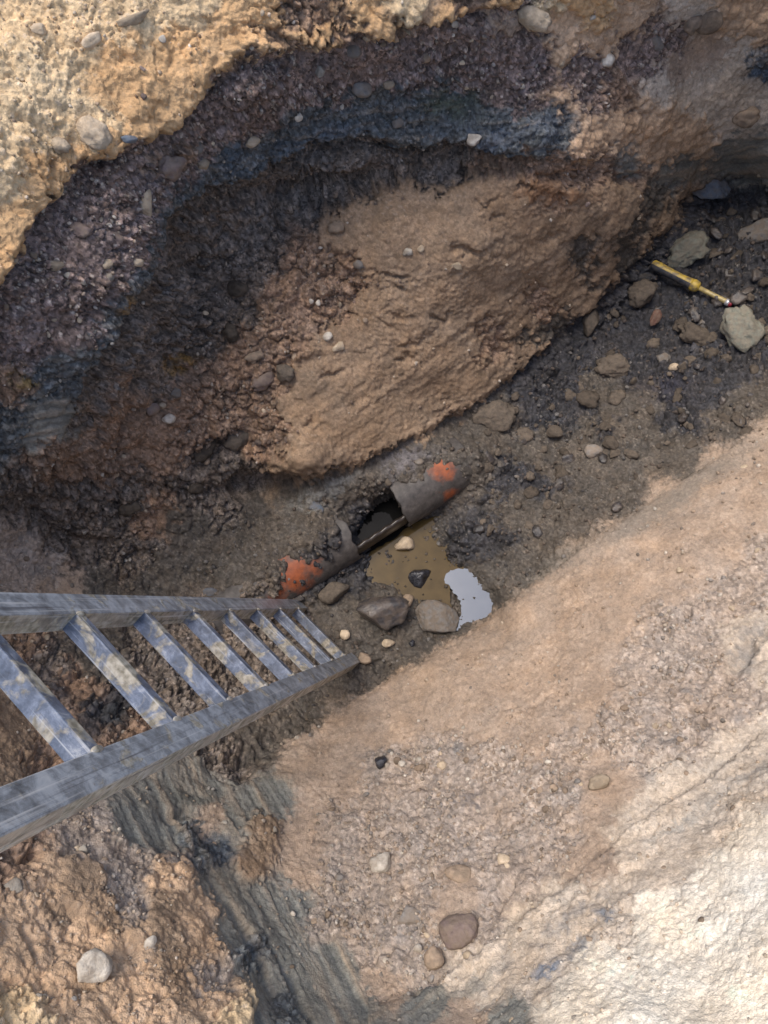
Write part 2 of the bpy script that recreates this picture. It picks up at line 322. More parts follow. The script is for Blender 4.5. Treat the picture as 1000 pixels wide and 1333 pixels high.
E_FACE = [(330, 470), (352, 400), (395, 330), (405, 295), (420, 275), (463, 258), (519, 243), (575, 252), (640, 222), (700, 236), (770, 236), (830, 240)]
E_FOOT = [(215, 655), (270, 640), (325, 634), (375, 634), (420, 618), (455, 603), (505, 588), (560, 558), (620, 522), (680, 480), (760, 410), (830, 342), (880, 285), (905, 255)]


def walk(poly, stepl):
    for (x1, y1), (x2, y2) in zip(poly[:-1], poly[1:]):
        L = math.hypot(x2 - x1, y2 - y1); n = max(1, int(L / stepl))
        for k in range(n):
            t = (k + .5) / n
            yield x1 + (x2 - x1) * t, y1 + (y2 - y1) * t, (y2 - y1) / L, -(x2 - x1) / L      # point and the normal to its upper left


def edge(poly, above, below, off=8, stepl=15):
    for x, y, nx, ny in walk(poly, stepl):
        a = above(x, y) if callable(above) else above
        b = below(x, y) if callable(below) else below
        PATCH.append((x + nx * off, y + ny * off, a)); PATCH.append((x - nx * off, y - ny * off, b))


edge(E_SAND, lambda x, y: 'O' if x < 330 else ('R' if int(x / 40) % 2 else 'O'), 'V')
edge(E_GRAV, 'V', 'B')
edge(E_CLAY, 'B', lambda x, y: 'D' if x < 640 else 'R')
edge(E_FACE[3:], lambda x, y: 'D' if x < 620 else 'R', 'T')
edge(E_FOOT[3:], lambda x, y: 'T' if x < 700 else ('M' if int(x / 30) % 3 == 0 else 'T'), lambda x, y: 'M' if x < 640 else 'K', 9)
PX = np.array([(p[0], p[1]) for p in PATCH], float)
PK = np.array([KEYS.index(p[2]) for p in PATCH])

B32 = BASE.astype(np.float32)
w1 = fbm(B32 / .16, 4, .55, 1.0); w2 = fbm(B32 / .16, 4, .55, 51.0)
w3 = fbm(B32 / .035, 3, .6, 91.0); w4 = fbm(B32 / .035, 3, .6, 131.0)
f1, f2, c1 = worley(B32 / .055 + (0.35 * np.stack([w3, w4, w1], -1)), 3.3)
g1, g2, c2 = worley(B32 / .019 + (0.4 * np.stack([w4, w3, w2], -1)), 11.7)
h1, h2, c3 = worley(B32 / .0115, 31.7)
NP_ = len(Q)
# soil boundaries: ragged in the wall, calmer on the bank and floor
lip = np.interp(UU.ravel(), [0, 480, 660, 850, 1000, 1330], [1100, 905, 790, 648, 552, 350])
calm = np.exp(-((VV.ravel() - lip - 20) / 110.0) ** 2)
scr = np.exp(-(((UU.ravel() - 340) * .86 - (VV.ravel() - 1160) * .5) / 90.0) ** 2) * (VV.ravel() > 1010)
cut = np.exp(-(((UU.ravel() - 780) * .61 + (VV.ravel() - 1140) * .79) / 80.0) ** 2)
calm = np.clip(calm + .8 * scr + .7 * cut, 0, 1)
amp = .62 * (1 - .72 * calm)
WU = UU.ravel() + amp * (34 * w1 + 16 * w3) + 26 * amp * (FEAT[c1, 0] - .5) + 11 * (FEAT[c2, 1] - .5)
WV = VV.ravel() + amp * (34 * w2 + 16 * w4) + 26 * amp * (FEAT[c1, 1] - .5) + 11 * (FEAT[c2, 2] - .5)
WT = np.zeros((NP_, len(KEYS)), np.float32)
ONE = np.zeros((len(PK), len(KEYS)), np.float32); ONE[np.arange(len(PK)), PK] = 1
PXf = PX.astype(np.float32); pn = (PXf ** 2).sum(1)
for s in range(0, NP_, 60000):
    ab = np.stack([WU[s:s + 60000], WV[s:s + 60000]], -1).astype(np.float32)
    D2 = (ab ** 2).sum(1)[:, None] + pn[None] - 2 * ab @ PXf.T
    np.maximum(D2, 0, out=D2); D2 += 70.0
    k = D2.min(1, keepdims=True) / D2
    k = k * k; k = k * k
    WT[s:s + 60000] = k @ ONE
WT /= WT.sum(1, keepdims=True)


def per(i):
    return WT @ np.array([SOIL[k][i] for k in KEYS], np.float32)


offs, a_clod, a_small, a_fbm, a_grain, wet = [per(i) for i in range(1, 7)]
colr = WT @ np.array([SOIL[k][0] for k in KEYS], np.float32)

# hollows and bulges: u, v, radius u, radius v, turn, depth
HOLLOW = [
    (345, 628, 55, 16, -8, -.13), (285, 592, 36, 18, -20, -.08), (420, 252, 75, 13, -10, -.10), (372, 290, 16, 28, 10, -.06),
    (817, 232, 16, 8, -20, -.06), (135, 214, 22, 9, -20, -.05), (190, 500, 16, 14, 0, -.05), (180, 540, 14, 8, 0, -.03),
    (335, 975, 60, 18, -30, -.06), (915, 945, 7, 5, 0, -.05), (240, 470, 30, 20, 0, -.05), (300, 390, 20, 16, 0, -.04),
    (130, 500, 12, 40, 20, -.05), (70, 690, 60, 10, 35, -.05), (150, 715, 50, 9, 15, -.05), (215, 640, 40, 10, 10, -.05), (900, 262, 30, 10, -30, -.05),
    (75, 1190, 26, 18, 30, -.022), (45, 1120, 14, 14, 0, -.02), (35, 1230, 5, 22, -20, -.015),
    (460, 375, 22, 7, 35, -.03), (520, 410, 14, 4, 10, -.02), (600, 330, 60, 30, 0, .02), (380, 600, 40, 26, 0, .05), (350, 500, 30, 16, 10, -.04), (400, 470, 24, 8, -20, -.03),
    (660, 1160, 6, 22, 30, -.04), (590, 1215, 40, 30, 0, -.01), (970, 850, 10, 30, 30, -.04), (890, 800, 12, 10, 0, -.03), (930, 760, 20, 8, -40, -.02), (880, 980, 60, 4, -28, -.02),
    (340, 1260, 9, 60, -28, -.03), (385, 1290, 6, 60, -28, -.02), (300, 1180, 7, 60, -30, -.02), (270, 1085, 12, 30, -60, -.03), (240, 1060, 30, 8, 0, -.03),
    (640, 185, 25, 8, 0, .03), (700, 170, 20, 14, 0, .03),
]
_cr = random.Random(5)
for _ in range(26):          # short cracks and spade nicks in the beige face
    f_, g_ = _cr.random(), _cr.random()
    HOLLOW.append((400 + 330 * f_, 560 - 240 * f_ * .75 - 170 * g_, _cr.uniform(7, 24), _cr.uniform(2.0, 4.0), _cr.uniform(-50, 35), -_cr.uniform(.010, .028)))
for _ in range(10):
    HOLLOW.append((_cr.uniform(560, 960), _cr.uniform(760, 1000), _cr.uniform(6, 18), _cr.uniform(2.0, 4.0), _cr.uniform(-60, 20), -_cr.uniform(.010, .02)))
disp = offs.astype(np.float32).copy()
uq, vq = UU.ravel() + 10 * w3 + 8 * w1, VV.ravel() + 10 * w4 + 8 * w2
for (u0, v0, ru, rv, ang, dep) in HOLLOW:
    a = math.radians(ang); ca, sa = math.cos(a), math.sin(a)
    x = (uq - u0) * ca + (vq - v0) * sa; y = -(uq - u0) * sa + (vq - v0) * ca
    e = (x / ru) ** 2 + (y / rv) ** 2
    disp += dep * np.exp(-np.minimum(e, 30) ** 1.15)

def ledge(poly, up, dn, wu, wd, soft=3.0):
    px_, py_ = uq.astype(np.float32), vq.astype(np.float32)
    best = np.full(NP_, 1e9, np.float32); sgn = np.zeros(NP_, np.float32)
    for (x1, y1), (x2, y2) in zip(poly[:-1], poly[1:]):
        ex, ey = x2 - x1, y2 - y1; L2 = ex * ex + ey * ey
        t = np.clip(((px_ - x1) * ex + (py_ - y1) * ey) / L2, 0, 1)
        dx = px_ - (x1 + ex * t); dy = py_ - (y1 + ey * t)
        d = dx * dx + dy * dy
        m = d < best
        sgn = np.where(m, dx * ey - dy * ex, sgn); best = np.where(m, d, best)
    d = np.sqrt(best) * np.sign(sgn)             # positive above
    ends = np.clip(np.minimum(np.hypot(px_ - poly[0][0], py_ - poly[0][1]), np.hypot(px_ - poly[-1][0], py_ - poly[-1][1])) / 60.0, 0, 1)
    k = 1 / (1 + np.exp(-np.clip(d / soft, -30, 30)))
    return ends * (k * up * np.exp(-np.maximum(d, 0) / wu) + (1 - k) * dn * np.exp(-np.maximum(-d, 0) / wd))


disp += ledge(E_SAND, .028, -.048, 30, 22)
disp += ledge(E_CLAY, .045, -.115, 32, 34)
disp += ledge(E_GRAV, .008, -.008, 14, 14)
disp += ledge(E_FACE, -.015, .022, 20, 30)
disp += ledge(E_FOOT, .018, -.060, 25, 12)
disp += ledge([(500, 1312), (560, 1287), (650, 1222), (750, 1142), (850, 1062), (950, 992), (1010, 952)], -.026, .026, 12, 30)
disp += ledge([(430, 930), (480, 904), (560, 856), (612, 828), (668, 785), (720, 743), (800, 686), (880, 632)], -.022, .034, 16, 40)

# relief
big = fbm(B32 / .30, 3, .5, 7.0)
b1, b2, cb = worley(B32 / .13 + (0.5 * np.stack([w1, w2, w3], -1)), 57.0)
mid = fbm(B32 / .085, 5, .58, 23.0)
clod_gate = np.clip(fbm(B32 / .22, 3, .5, 41.0) * 2.2 + .55, 0, 1)
_b3 = BASE.reshape(NV, NU, 3)
cell = np.maximum(np.linalg.norm(np.gradient(_b3, axis=0), axis=-1), np.linalg.norm(np.gradient(_b3, axis=1), axis=-1)).ravel()
fade = np.clip(.009 / cell, .1, 1).astype(np.float32)
a_clod = a_clod * np.clip(fade * 1.6, 0, 1); a_small = a_small * fade; a_fbm = a_fbm * np.clip(fade * 1.4, 0, 1)
disp += .022 * big
disp += a_fbm * 1.5 * mid
e12 = np.clip((f2 - f1) / .28, 0, 1); e12 = e12 * e12 * (3 - 2 * e12)
lump = .55 * e12 + .45 * (FEAT[c1, 2]) - .25 + .5 * (.5 - f1)
disp += a_clod * lump * (.25 + 1.0 * clod_gate)
e34 = np.clip((g2 - g1) / .3, 0, 1)
disp += a_small * (.5 * e34 + .6 * FEAT[c2, 3] - .3 + .5 * (.5 - g1)) * (.3 + .9 * clod_gate)
disp += .0030 * (.5 - h1) * fade
eb = np.clip((b2 - b1) / .35, 0, 1); eb = eb * eb * (3 - 2 * eb)
rough_w = WT @ np.array([{'D': 1.0, 'R': .9, 'K': .9, 'Q': .45, 'V': .6, 'B': .6, 'O': .5, 'P': .5, 'M': .35, 'T': .22, 'Y': .5, 'W': .15}.get(k, .1) for k in KEYS], np.float32)
disp += .034 * rough_w * np.clip(fade * 1.6, 0, 1) * (.6 * eb + .5 * FEAT[cb, 2] - .5)
# fissures between clods
crack = np.clip(1 - (f2 - f1) / .10, 0, 1) * (WT[:, KEYS.index('D')] + WT[:, KEYS.index('R')] + .5 * WT[:, KEYS.index('V')] + .6 * WT[:, KEYS.index('O')]) * clod_gate
disp -= .008 * crack
# drag marks of the bucket in the smeared clay and fine bedding in the beige wall
iS = KEYS.index('S'); iB = KEYS.index('B'); iT = KEYS.index('T'); iW = KEYS.index('W'); iG = KEYS.index('G')


def streak(dx, dy, across, along, seed):
    L = math.hypot(dx, dy); dx /= L; dy /= L
    x_ = UU.ravel() + 5 * w1 + 2 * w3; y_ = VV.ravel() + 5 * w2 + 2 * w4
    a = (x_ * dx + y_ * dy) / along; b = (-x_ * dy + y_ * dx) / across
    return fbm(np.stack([a, b, 0 * a + seed], -1).astype(np.float32), 4, .6, seed)


left_side = (UU.ravel() < 480) & (VV.ravel() > 980)
st1 = streak(150, 290, 13, 300, 5.0)
st2 = streak(440, -330, 12, 220, 9.0)
st3 = streak(300, -40, 7, 90, 13.0)
st = np.where(left_side, st1, np.where(VV.ravel() > 900, st2, st3))
disp += st * (.013 * WT[:, iS] + .010 * WT[:, iB]) * fade
stT = streak(440, -300, 12, 160, 19.0)
nearbase = np.exp(-(((UU.ravel() - 790) * .57 + (VV.ravel() - 320) * .82) / 60.0) ** 2)
disp += stT * fade * (.002 * WT[:, iT] + .012 * nearbase * (WT[:, iT] + WT[:, KEYS.index('M')]))

P = BASE + NRM * disp[:, None]
# relax the sheet where it hangs steeply, so that no fringes form
_p3 = P.reshape(NV, NU, 3)
_gu = np.linalg.norm(np.gradient(_p3, us, axis=1), axis=-1); _gv = np.linalg.norm(np.gradient(_p3, vs, axis=0), axis=-1)
_ratio = smooth(np.maximum(_gu, _gv), 3) / (T.reshape(NV, NU) / FPX)
_w = smooth(np.clip((_ratio - 3.2) / 3.0, 0, 1), 4)[..., None]
_ps = np.stack([smooth(_p3[..., i], 14) for i in range(3)], -1)
P = (_p3 * (1 - _w) + _ps * _w).reshape(-1, 3)

# ------------------------------------------------------------------ soil colour
j1 = FEAT[c1, 3] - .5; j2 = FEAT[c2, 3] - .5; j3 = FEAT[c3, 3] - .5; hue = FEAT[c2, 0] - .5
patch = fbm(B32 / .12, 4, .55, 61.0)
tone = np.exp(a_grain * (.35 * j1 + .8 * j2 * (.4 + .6 * clod_gate) + .8 * j3) + .42 * patch + .12 * mid)
colr = colr * tone[:, None]
colr[:, 0] *= 1 + .10 * hue * a_grain + .10 * w1
colr[:, 2] *= 1 - .14 * hue * a_grain - .12 * w1
# pale mineral grains
pale = ((FEAT[c3, 1] > .90) & (h1 < .45)).astype(np.float32) * (.25 + .75 * clod_gate)
pale *= WT @ np.array([{'V': .9, 'Y': .8, 'O': .4, 'P': .5, 'R': .35, 'D': .25, 'T': .2, 'G': .35, 'M': .3, 'K': .25, 'W': .6, 'B': .35, 'S': .3, 'L': .3, 'Q': .35}[k] for k in KEYS], np.float32)
pale2 = ((FEAT[c2, 2] > .92) & (g1 < .40)).astype(np.float32) * (WT[:, KEYS.index('V')] * .8 + WT[:, KEYS.index('Y')] * .35 + WT[:, iW] * .3 + WT[:, KEYS.index('P')] * .5)
pl = np.clip(pale * .7 + pale2 * .7, 0, .85)[:, None]
colr = colr * (1 - pl) + np.array([.56, .48, .40], np.float32) * pl
# smears: dark blue and tan streaks in the scraped clay, blue stains in the pale face
sm = np.clip(st * 2.2, -1, 1)
mixT = (np.clip(sm, 0, 1) * (WT[:, iS] * .75 + WT[:, iB] * .35))[:, None]
colr = colr * (1 - mixT) + np.array([.36, .28, .20], np.float32) * mixT
mixB = (np.clip(-sm, 0, 1) * (WT[:, iS] * .75 + WT[:, iB] * .6))[:, None]
colr = colr * (1 - mixB) + np.array([.085, .092, .092], np.float32) * mixB
stain = np.clip(fbm(B32 / .09, 4, .6, 171.0) * 3 - .75, 0, 1) * (WT[:, iW] * .2 + WT[:, KEYS.index('L')] * .5 + WT[:, KEYS.index('Y')] * .55 + WT[:, iG] * .12)
colr = colr * (1 - stain[:, None]) + np.array([.14, .15, .16], np.float32) * stain[:, None]


def blot(u0, v0, ru, rv, ang, col, k):
    global colr
    a = math.radians(ang); ca, sa = math.cos(a), math.sin(a)
    x = (WU - u0) * ca + (WV - v0) * sa; y = -(WU - u0) * sa + (WV - v0) * ca
    m = (k * np.exp(-((x / ru) ** 2 + (y / rv) ** 2) ** 1.5))[:, None].astype(np.float32)
    colr = colr * (1 - m) + np.array(col, np.float32) * m


# mineral stains with a shape of their own
blot(165, 400, 8, 22, 20, (.30, .17, .05), .8); blot(240, 478, 22, 8, 0, (.24, .13, .03), .8); blot(28, 498, 14, 9, 0, (.26, .18, .06), .8)
blot(720, 248, 50, 14, 8, (.30, .15, .07), .6); blot(590, 135, 40, 22, 0, (.085, .095, .06), .75); blot(640, 180, 40, 8, -10, (.06, .08, .12), .45)
blot(410, 178, 60, 10, -18, (.07, .09, .12), .4); blot(290, 205, 26, 8, -30, (.07, .095, .125), .5); blot(700, 165, 26, 16, 0, (.09, .11, .145), .5)
blot(870, 505, 36, 18, 0, (.03, .03, .045), .7); blot(608, 1040, 10, 14, 20, (.09, .09, .10), .6); blot(870, 965, 16, 8, -20, (.12, .12, .12), .6); blot(975, 845, 20, 30, 20, (.13, .14, .15), .7)
blot(750, 1195, 46, 6, -36, (.16, .17, .18), .5); blot(790, 1190, 12, 8, 0, (.10, .13, .17), .8); blot(760, 1230, 18, 10, -30, (.13, .16, .19), .7); blot(715, 1262, 22, 8, -40, (.10, .15, .22), .8)
blot(880, 1080, 60, 6, -36, (.24, .25, .24), .5); blot(970, 1020, 40, 6, -30, (.26, .26, .25), .5); blot(620, 1285, 50, 9, -36, (.15, .16, .15), .6)
blot(235, 1120, 40, 9, 25, (.07, .085, .10), .8); blot(285, 1105, 24, 16, 40, (.06, .075, .095), .8); blot(250, 1040, 38, 12, 5, (.10, .105, .095), .8); blot(75, 900, 24, 14, 30, (.05, .05, .06), .8); blot(150, 940, 20, 16, 0, (.04, .045, .05), .8)
blot(425, 640, 50, 10, -20, (.20, .20, .19), .7); blot(530, 600, 34, 14, -30, (.17, .16, .17), .7); blot(990, 95, 14, 16, 0, (.09, .12, .16), .8)
blot(870, 655, 150, 16, -34, (.19, .17, .145), .75); blot(725, 738, 70, 11, -36, (.18, .16, .135), .7)
colr = np.clip(colr, .012, .8)

# wet ground round the puddle
wetm = np.exp(-(((UU.ravel() - 555) / 95) ** 2 + ((VV.ravel() - 765) / 85) ** 2))
wet = np.clip(wet + .6 * wetm + .25 * np.clip(patch, 0, 1) * WT[:, KEYS.index('M')], 0, 1)
colr *= (1 - .35 * wetm)[:, None]


# ------------------------------------------------------------------ helpers for objects and materials
def tag(o, label=None, cat=None, group=None, kind=None):
    if label: o['label'] = label
    if cat: o['category'] = cat
    if group: o['group'] = group
    if kind: o['kind'] = kind
    return o


def link(name, me, mat, parent=None):
    o = bpy.data.objects.new(name, me)
    COL.objects.link(o)
    if mat is not None and not me.materials:
        me.materials.append(mat)
    if parent is not None:
        o.parent = parent
    return o


def fast_mesh(name, V, F, color=None, wetness=None, smooth_=True):
    me = bpy.data.meshes.new(name)
    n, m, k = len(V), len(F), F.shape[1]
    me.vertices.add(n); me.vertices.foreach_set('co', np.ascontiguousarray(V, np.float32).ravel())
    me.loops.add(m * k); me.loops.foreach_set('vertex_index', np.ascontiguousarray(F, np.int32).ravel())
    me.polygons.add(m)
    me.polygons.foreach_set('loop_start', np.arange(0, m * k, k, dtype=np.int32))
    me.polygons.foreach_set('loop_total', np.full(m, k, np.int32))
    me.polygons.foreach_set('use_smooth', np.full(m, smooth_, bool))
    if color is not None:
        at = me.attributes.new('soil', 'FLOAT_COLOR', 'POINT')
        c = np.full((n, 4), .4, np.float32); c[:, :color.shape[1]] = color
        at.data.foreach_set('color', c.ravel())
    if wetness is not None:
        at = me.attributes.new('wet', 'FLOAT', 'POINT')
        at.data.foreach_set('value', np.ascontiguousarray(wetness, np.float32))
    me.update(); me.validate()
    return me


def new_mat(name):
    m = bpy.data.materials.new(name); m.use_nodes = True
    return m, m.node_tree, m.node_tree.nodes['Principled BSDF']


def soil_material():
    m, nt, b = new_mat('earth')
    N = nt.nodes.new; L = nt.links.new
    col = N('ShaderNodeAttribute'); col.attribute_name = 'soil'
    wt = N('ShaderNodeAttribute'); wt.attribute_name = 'wet'
    tc = N('ShaderNodeTexCoord')
    n1 = N('ShaderNodeTexNoise'); n1.inputs['Scale'].default_value = 160; n1.inputs['Detail'].default_value = 5; n1.inputs['Roughness'].default_value = .7
    n2 = N('ShaderNodeTexVoronoi'); n2.inputs['Scale'].default_value = 230
    for n in (n1, n2): L(tc.outputs['Object'], n.inputs['Vector'])
    mr = N('ShaderNodeMapRange'); mr.inputs['From Min'].default_value = .25; mr.inputs['From Max'].default_value = .75; mr.inputs['To Min'].default_value = .76; mr.inputs['To Max'].default_value = 1.24
    L(n1.outputs['Fac'], mr.inputs['Value'])
    mx = N('ShaderNodeMix'); mx.data_type = 'RGBA'; mx.blend_type = 'MULTIPLY'; mx.inputs['Factor'].default_value = 1
    L(col.outputs['Color'], mx.inputs['A']); L(mr.outputs['Result'], mx.inputs['B'])
    # single grains, lighter and darker
    v1 = N('ShaderNodeTexVoronoi'); v1.inputs['Scale'].default_value = 95; L(tc.outputs['Object'], v1.inputs['Vector'])
    sc1 = N('ShaderNodeSeparateColor'); L(v1.outputs['Color'], sc1.inputs[0])
    gr = N('ShaderNodeMapRange'); gr.inputs['To Min'].default_value = -.62; gr.inputs['To Max'].default_value = .62; L(sc1.outputs[0], gr.inputs['Value'])
    ga = N('ShaderNodeMath'); ga.operation = 'MULTIPLY_ADD'; ga.inputs[2].default_value = 1.0
    L(gr.outputs['Result'], ga.inputs[0]); L(col.outputs['Alpha'], ga.inputs[1])
    mg = N('ShaderNodeMix'); mg.data_type = 'RGBA'; mg.blend_type = 'MULTIPLY'; mg.inputs['Factor'].default_value = 1
    L(mx.outputs['Result'], mg.inputs['A']); L(ga.outputs[0], mg.inputs['B'])
    L(mg.outputs['Result'], b.inputs['Base Color'])
    rr = N('ShaderNodeMapRange'); rr.inputs['To Min'].default_value = .95; rr.inputs['To Max'].default_value = .30
    L(wt.outputs['Fac'], rr.inputs['Value']); L(rr.outputs['Result'], b.inputs['Roughness'])
    b.inputs['Specular IOR Level'].default_value = .35
    ad = N('ShaderNodeMath'); ad.operation = 'MULTIPLY_ADD'; ad.inputs[1].default_value = -.6
    L(n2.outputs['Distance'], ad.inputs[0]); L(n1.outputs['Fac'], ad.inputs[2])
    bp = N('ShaderNodeBump'); bp.inputs['Strength'].default_value = .7; bp.inputs['Distance'].default_value = .004
    L(ad.outputs[0], bp.inputs['Height']); L(bp.outputs['Normal'], b.inputs['Normal'])
    return m


EARTH = soil_material()

# ------------------------------------------------------------------ the earth, cut into wall, floor and bank
FLOOR_POLY = [(150, 765), (250, 725), (330, 645), (400, 648), (500, 612), (600, 555), (680, 500), (770, 425), (850, 350), (920, 270), (1000, 245), (1400, 200),
              (1400, 350), (1000, 548), (930, 592), (850, 645), (750, 722), (660, 787), (600, 832), (560, 857), (480, 902), (400, 935), (330, 905), (250, 860), (180, 805)]


def in_poly(x, y, poly):
    r = np.zeros(len(x), bool)
    n = len(poly)
    for i in range(n):
        x1, y1 = poly[i]; x2, y2 = poly[(i + 1) % n]
        c = (y1 > y) != (y2 > y)
        xi = (x2 - x1) * (y - y1) / ((y2 - y1) if y2 != y1 else 1e-9) + x1
        r ^= c & (x < xi)
    return r


ii, jj = np.meshgrid(np.arange(NV - 1), np.arange(NU - 1), indexing='ij')
q0 = (ii * NU + jj).ravel()
FACES = np.stack([q0, q0 + NU, q0 + NU + 1, q0 + 1], -1)
fu = WU[q0] * .3 + UU.ravel()[q0] * .7; fv = WV[q0] * .3 + VV.ravel()[q0] * .7
isf = in_poly(fu, fv, FLOOR_POLY)
split_v = np.interp(fu, [-400, 0, 150, 250, 330, 660, 1000, 1400], [600, 685, 765, 770, 770, 640, 400, 280])
cls = np.where(isf, 1, np.where(fv < split_v, 0, 2))
SETTING = []
for k, nm in enumerate(('trench_wall', 'trench_floor', 'trench_bank')):
    F = FACES[cls == k]
    used = np.unique(F)
    remap = np.full(NP_, -1, np.int32); remap[used] = np.arange(len(used))
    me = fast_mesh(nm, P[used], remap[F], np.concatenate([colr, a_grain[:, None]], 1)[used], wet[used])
    SETTING.append(tag(link(nm, me, EARTH), kind='structure'))
WALL, FLOOR, BANK = SETTING

# ground round the pit, out to the horizon
loop = [j for j in range(NU)] + [i * NU + NU - 1 for i in range(1, NV)] + [(NV - 1) * NU + j for j in range(NU - 2, -1, -1)] + [i * NU for i in range(NV - 2, 0, -1)]
loop = np.array(loop)[::3]
ring0 = P[loop]
cen = np.array([0.0, .9])
rings = [ring0]
for R_, zz in ((1.25, 2.1), (1.8, 2.12), (4.0, 2.1), (12.0, 2.1), (40.0, 2.1)):
    r = ring0.copy(); r[:, :2] = cen + (ring0[:, :2] - cen) * R_; r[:, 2] = zz
    rings.append(r)
GV = np.concatenate(rings); n = len(loop)
GF = []
for k in range(len(rings) - 1):
    a = np.arange(n); b = (a + 1) % n
    GF.append(np.stack([k * n + a, k * n + b, (k + 1) * n + b, (k + 1) * n + a], -1))
gc = np.tile(np.array([.45, .36, .25], np.float32), (len(GV), 1))
gc *= (1 + .25 * fbm((GV / .3).astype(np.float32), 3))[:, None]
gc[:n] = colr[loop]; gc[n:2 * n] = .75 * colr[loop] + .25 * gc[n:2 * n]; gc[2 * n:3 * n] = .4 * colr[loop] + .6 * gc[2 * n:3 * n]
tag(link('ground', fast_mesh('ground', GV, np.concatenate(GF), gc, np.zeros(len(GV))), EARTH), kind='structure')

# ------------------------------------------------------------------ lookup on the finished surface
P3 = P.reshape(NV, NU, 3)
_sm = np.stack([smooth(P3[..., i], 10) for i in range(3)], -1)
N3 = grid_normals(_sm.reshape(-1, 3)).reshape(NV, NU, 3)
if N3[NV // 2, NU // 2, 2] < 0:
    N3 = -N3


def surf(u, v):
    j = int(np.clip(np.searchsorted(us, u), 0, NU - 1)); i = int(np.clip(np.searchsorted(vs, v), 0, NV - 1))
    return P3[i, j], N3[i, j], (i, j)


CAMP = np.array([0, 0, CAM_Z])


def px_size(p):
    d = p - CAMP
    depth = d[1] * cp - d[2] * sp
    return depth / FPX



# ------------------------------------------------------------------ materials of the things
def ramp(nt, pts):
    r = nt.nodes.new('ShaderNodeValToRGB')
    e = r.color_ramp.elements
    while len(e) < len(pts): e.new(.5)
    for k, (p, c) in zip(e, pts):
        k.position = p; k.color = (*c, 1)
    return r


def stone_mat(name, ca, cb, rough=.85, scale=60, spec=.35, dirt=.35, dcol=(.22, .17, .125, 1)):
    m, nt, b = new_mat(name)
    N = nt.nodes.new; L = nt.links.new
    tc = N('ShaderNodeTexCoord'); oi = N('ShaderNodeObjectInfo')
    ad = N('ShaderNodeVectorMath'); ad.operation = 'ADD'
    geo = N('ShaderNodeNewGeometry')
    L(geo.outputs['Position'], ad.inputs[0]); L(oi.outputs['Random'], ad.inputs[1])
    n = N('ShaderNodeTexNoise'); n.inputs['Scale'].default_value = scale; n.inputs['Detail'].default_value = 6; n.inputs['Roughness'].default_value = .65
    L(ad.outputs[0], n.inputs['Vector'])
    r = ramp(nt, [(.3, ca), (.7, cb)]); L(n.outputs['Fac'], r.inputs[0])
    n2 = N('ShaderNodeTexNoise'); n2.inputs['Scale'].default_value = scale * .8; n2.inputs['Detail'].default_value = 8
    L(ad.outputs[0], n2.inputs['Vector'])
    r2 = ramp(nt, [(.38, (0, 0, 0)), (.58, (min(1, dirt * 1.9),) * 3)]); L(n2.outputs['Fac'], r2.inputs[0])
    mx = N('ShaderNodeMix'); mx.data_type = 'RGBA'
    L(r2.outputs[0], mx.inputs['Factor']); L(r.outputs[0], mx.inputs['A']); mx.inputs['B'].default_value = dcol
    hv = N('ShaderNodeMapRange'); hv.inputs['To Min'].default_value = .65; hv.inputs['To Max'].default_value = 1.3
    L(oi.outputs['Random'], hv.inputs['Value'])
    mm = N('ShaderNodeMix'); mm.data_type = 'RGBA'; mm.blend_type = 'MULTIPLY'; mm.inputs['Factor'].default_value = 1
    L(mx.outputs['Result'], mm.inputs['A']); L(hv.outputs['Result'], mm.inputs['B'])
    L(mm.outputs['Result'], b.inputs['Base Color'])
    b.inputs['Roughness'].default_value = rough
    b.inputs['Specular IOR Level'].default_value = spec
    bp = N('ShaderNodeBump'); bp.inputs['Strength'].default_value = .9; bp.inputs['Distance'].default_value = .01
    L(n.outputs['Fac'], bp.inputs['Height']); L(bp.outputs['Normal'], b.inputs['Normal'])
    return m


SM = {
    'white': stone_mat('pale_stone', (.42, .38, .32), (.62, .57, .49), .85, 45, .3, .3),
    'cream': stone_mat('cream_stone', (.40, .31, .21), (.56, .46, .34), .9, 50, .3, .2),
    'tan': stone_mat('tan_stone', (.24, .175, .125), (.38, .29, .21), .9, 50, .3, .5),
    'grey': stone_mat('grey_stone', (.16, .15, .14), (.28, .26, .24), .85, 50, .35, .35),
    'green': stone_mat('grey_green_rock', (.13, .135, .115), (.235, .235, .195), .95, 55, .2, .2),
    'blue': stone_mat('blue_grey_stone', (.07, .09, .12), (.15, .18, .22), .6, 40, .4, .2),
    'plum': stone_mat('plum_brown_stone', (.13, .095, .085), (.23, .175, .155), .85, 50, .35, .3),
    'brown': stone_mat('brown_clod', (.062, .052, .043), (.125, .103, .082), .95, 60, .25, .1),
    'brick': stone_mat('brick_red', (.13, .07, .055), (.2, .11, .085), .9, 60, .25, .3),
    'black': stone_mat('wet_black_stone', (.008, .009, .013), (.035, .036, .045), .16, 40, .6, .0),
    'slate': stone_mat('wet_dark_stone', (.014, .016, .026), (.06, .055, .052), .28, 30, .5, .14),
}


# ------------------------------------------------------------------ stones
def ico(sub):
    bm = bmesh.new(); bmesh.ops.create_icosphere(bm, subdivisions=sub, radius=1.0)
    V = np.array([v.co[:] for v in bm.verts]); F = np.array([[v.index for v in f.verts] for f in bm.faces])
    bm.free(); return V, F


ICO = {k: ico(k) for k in (1, 2, 3, 4)}


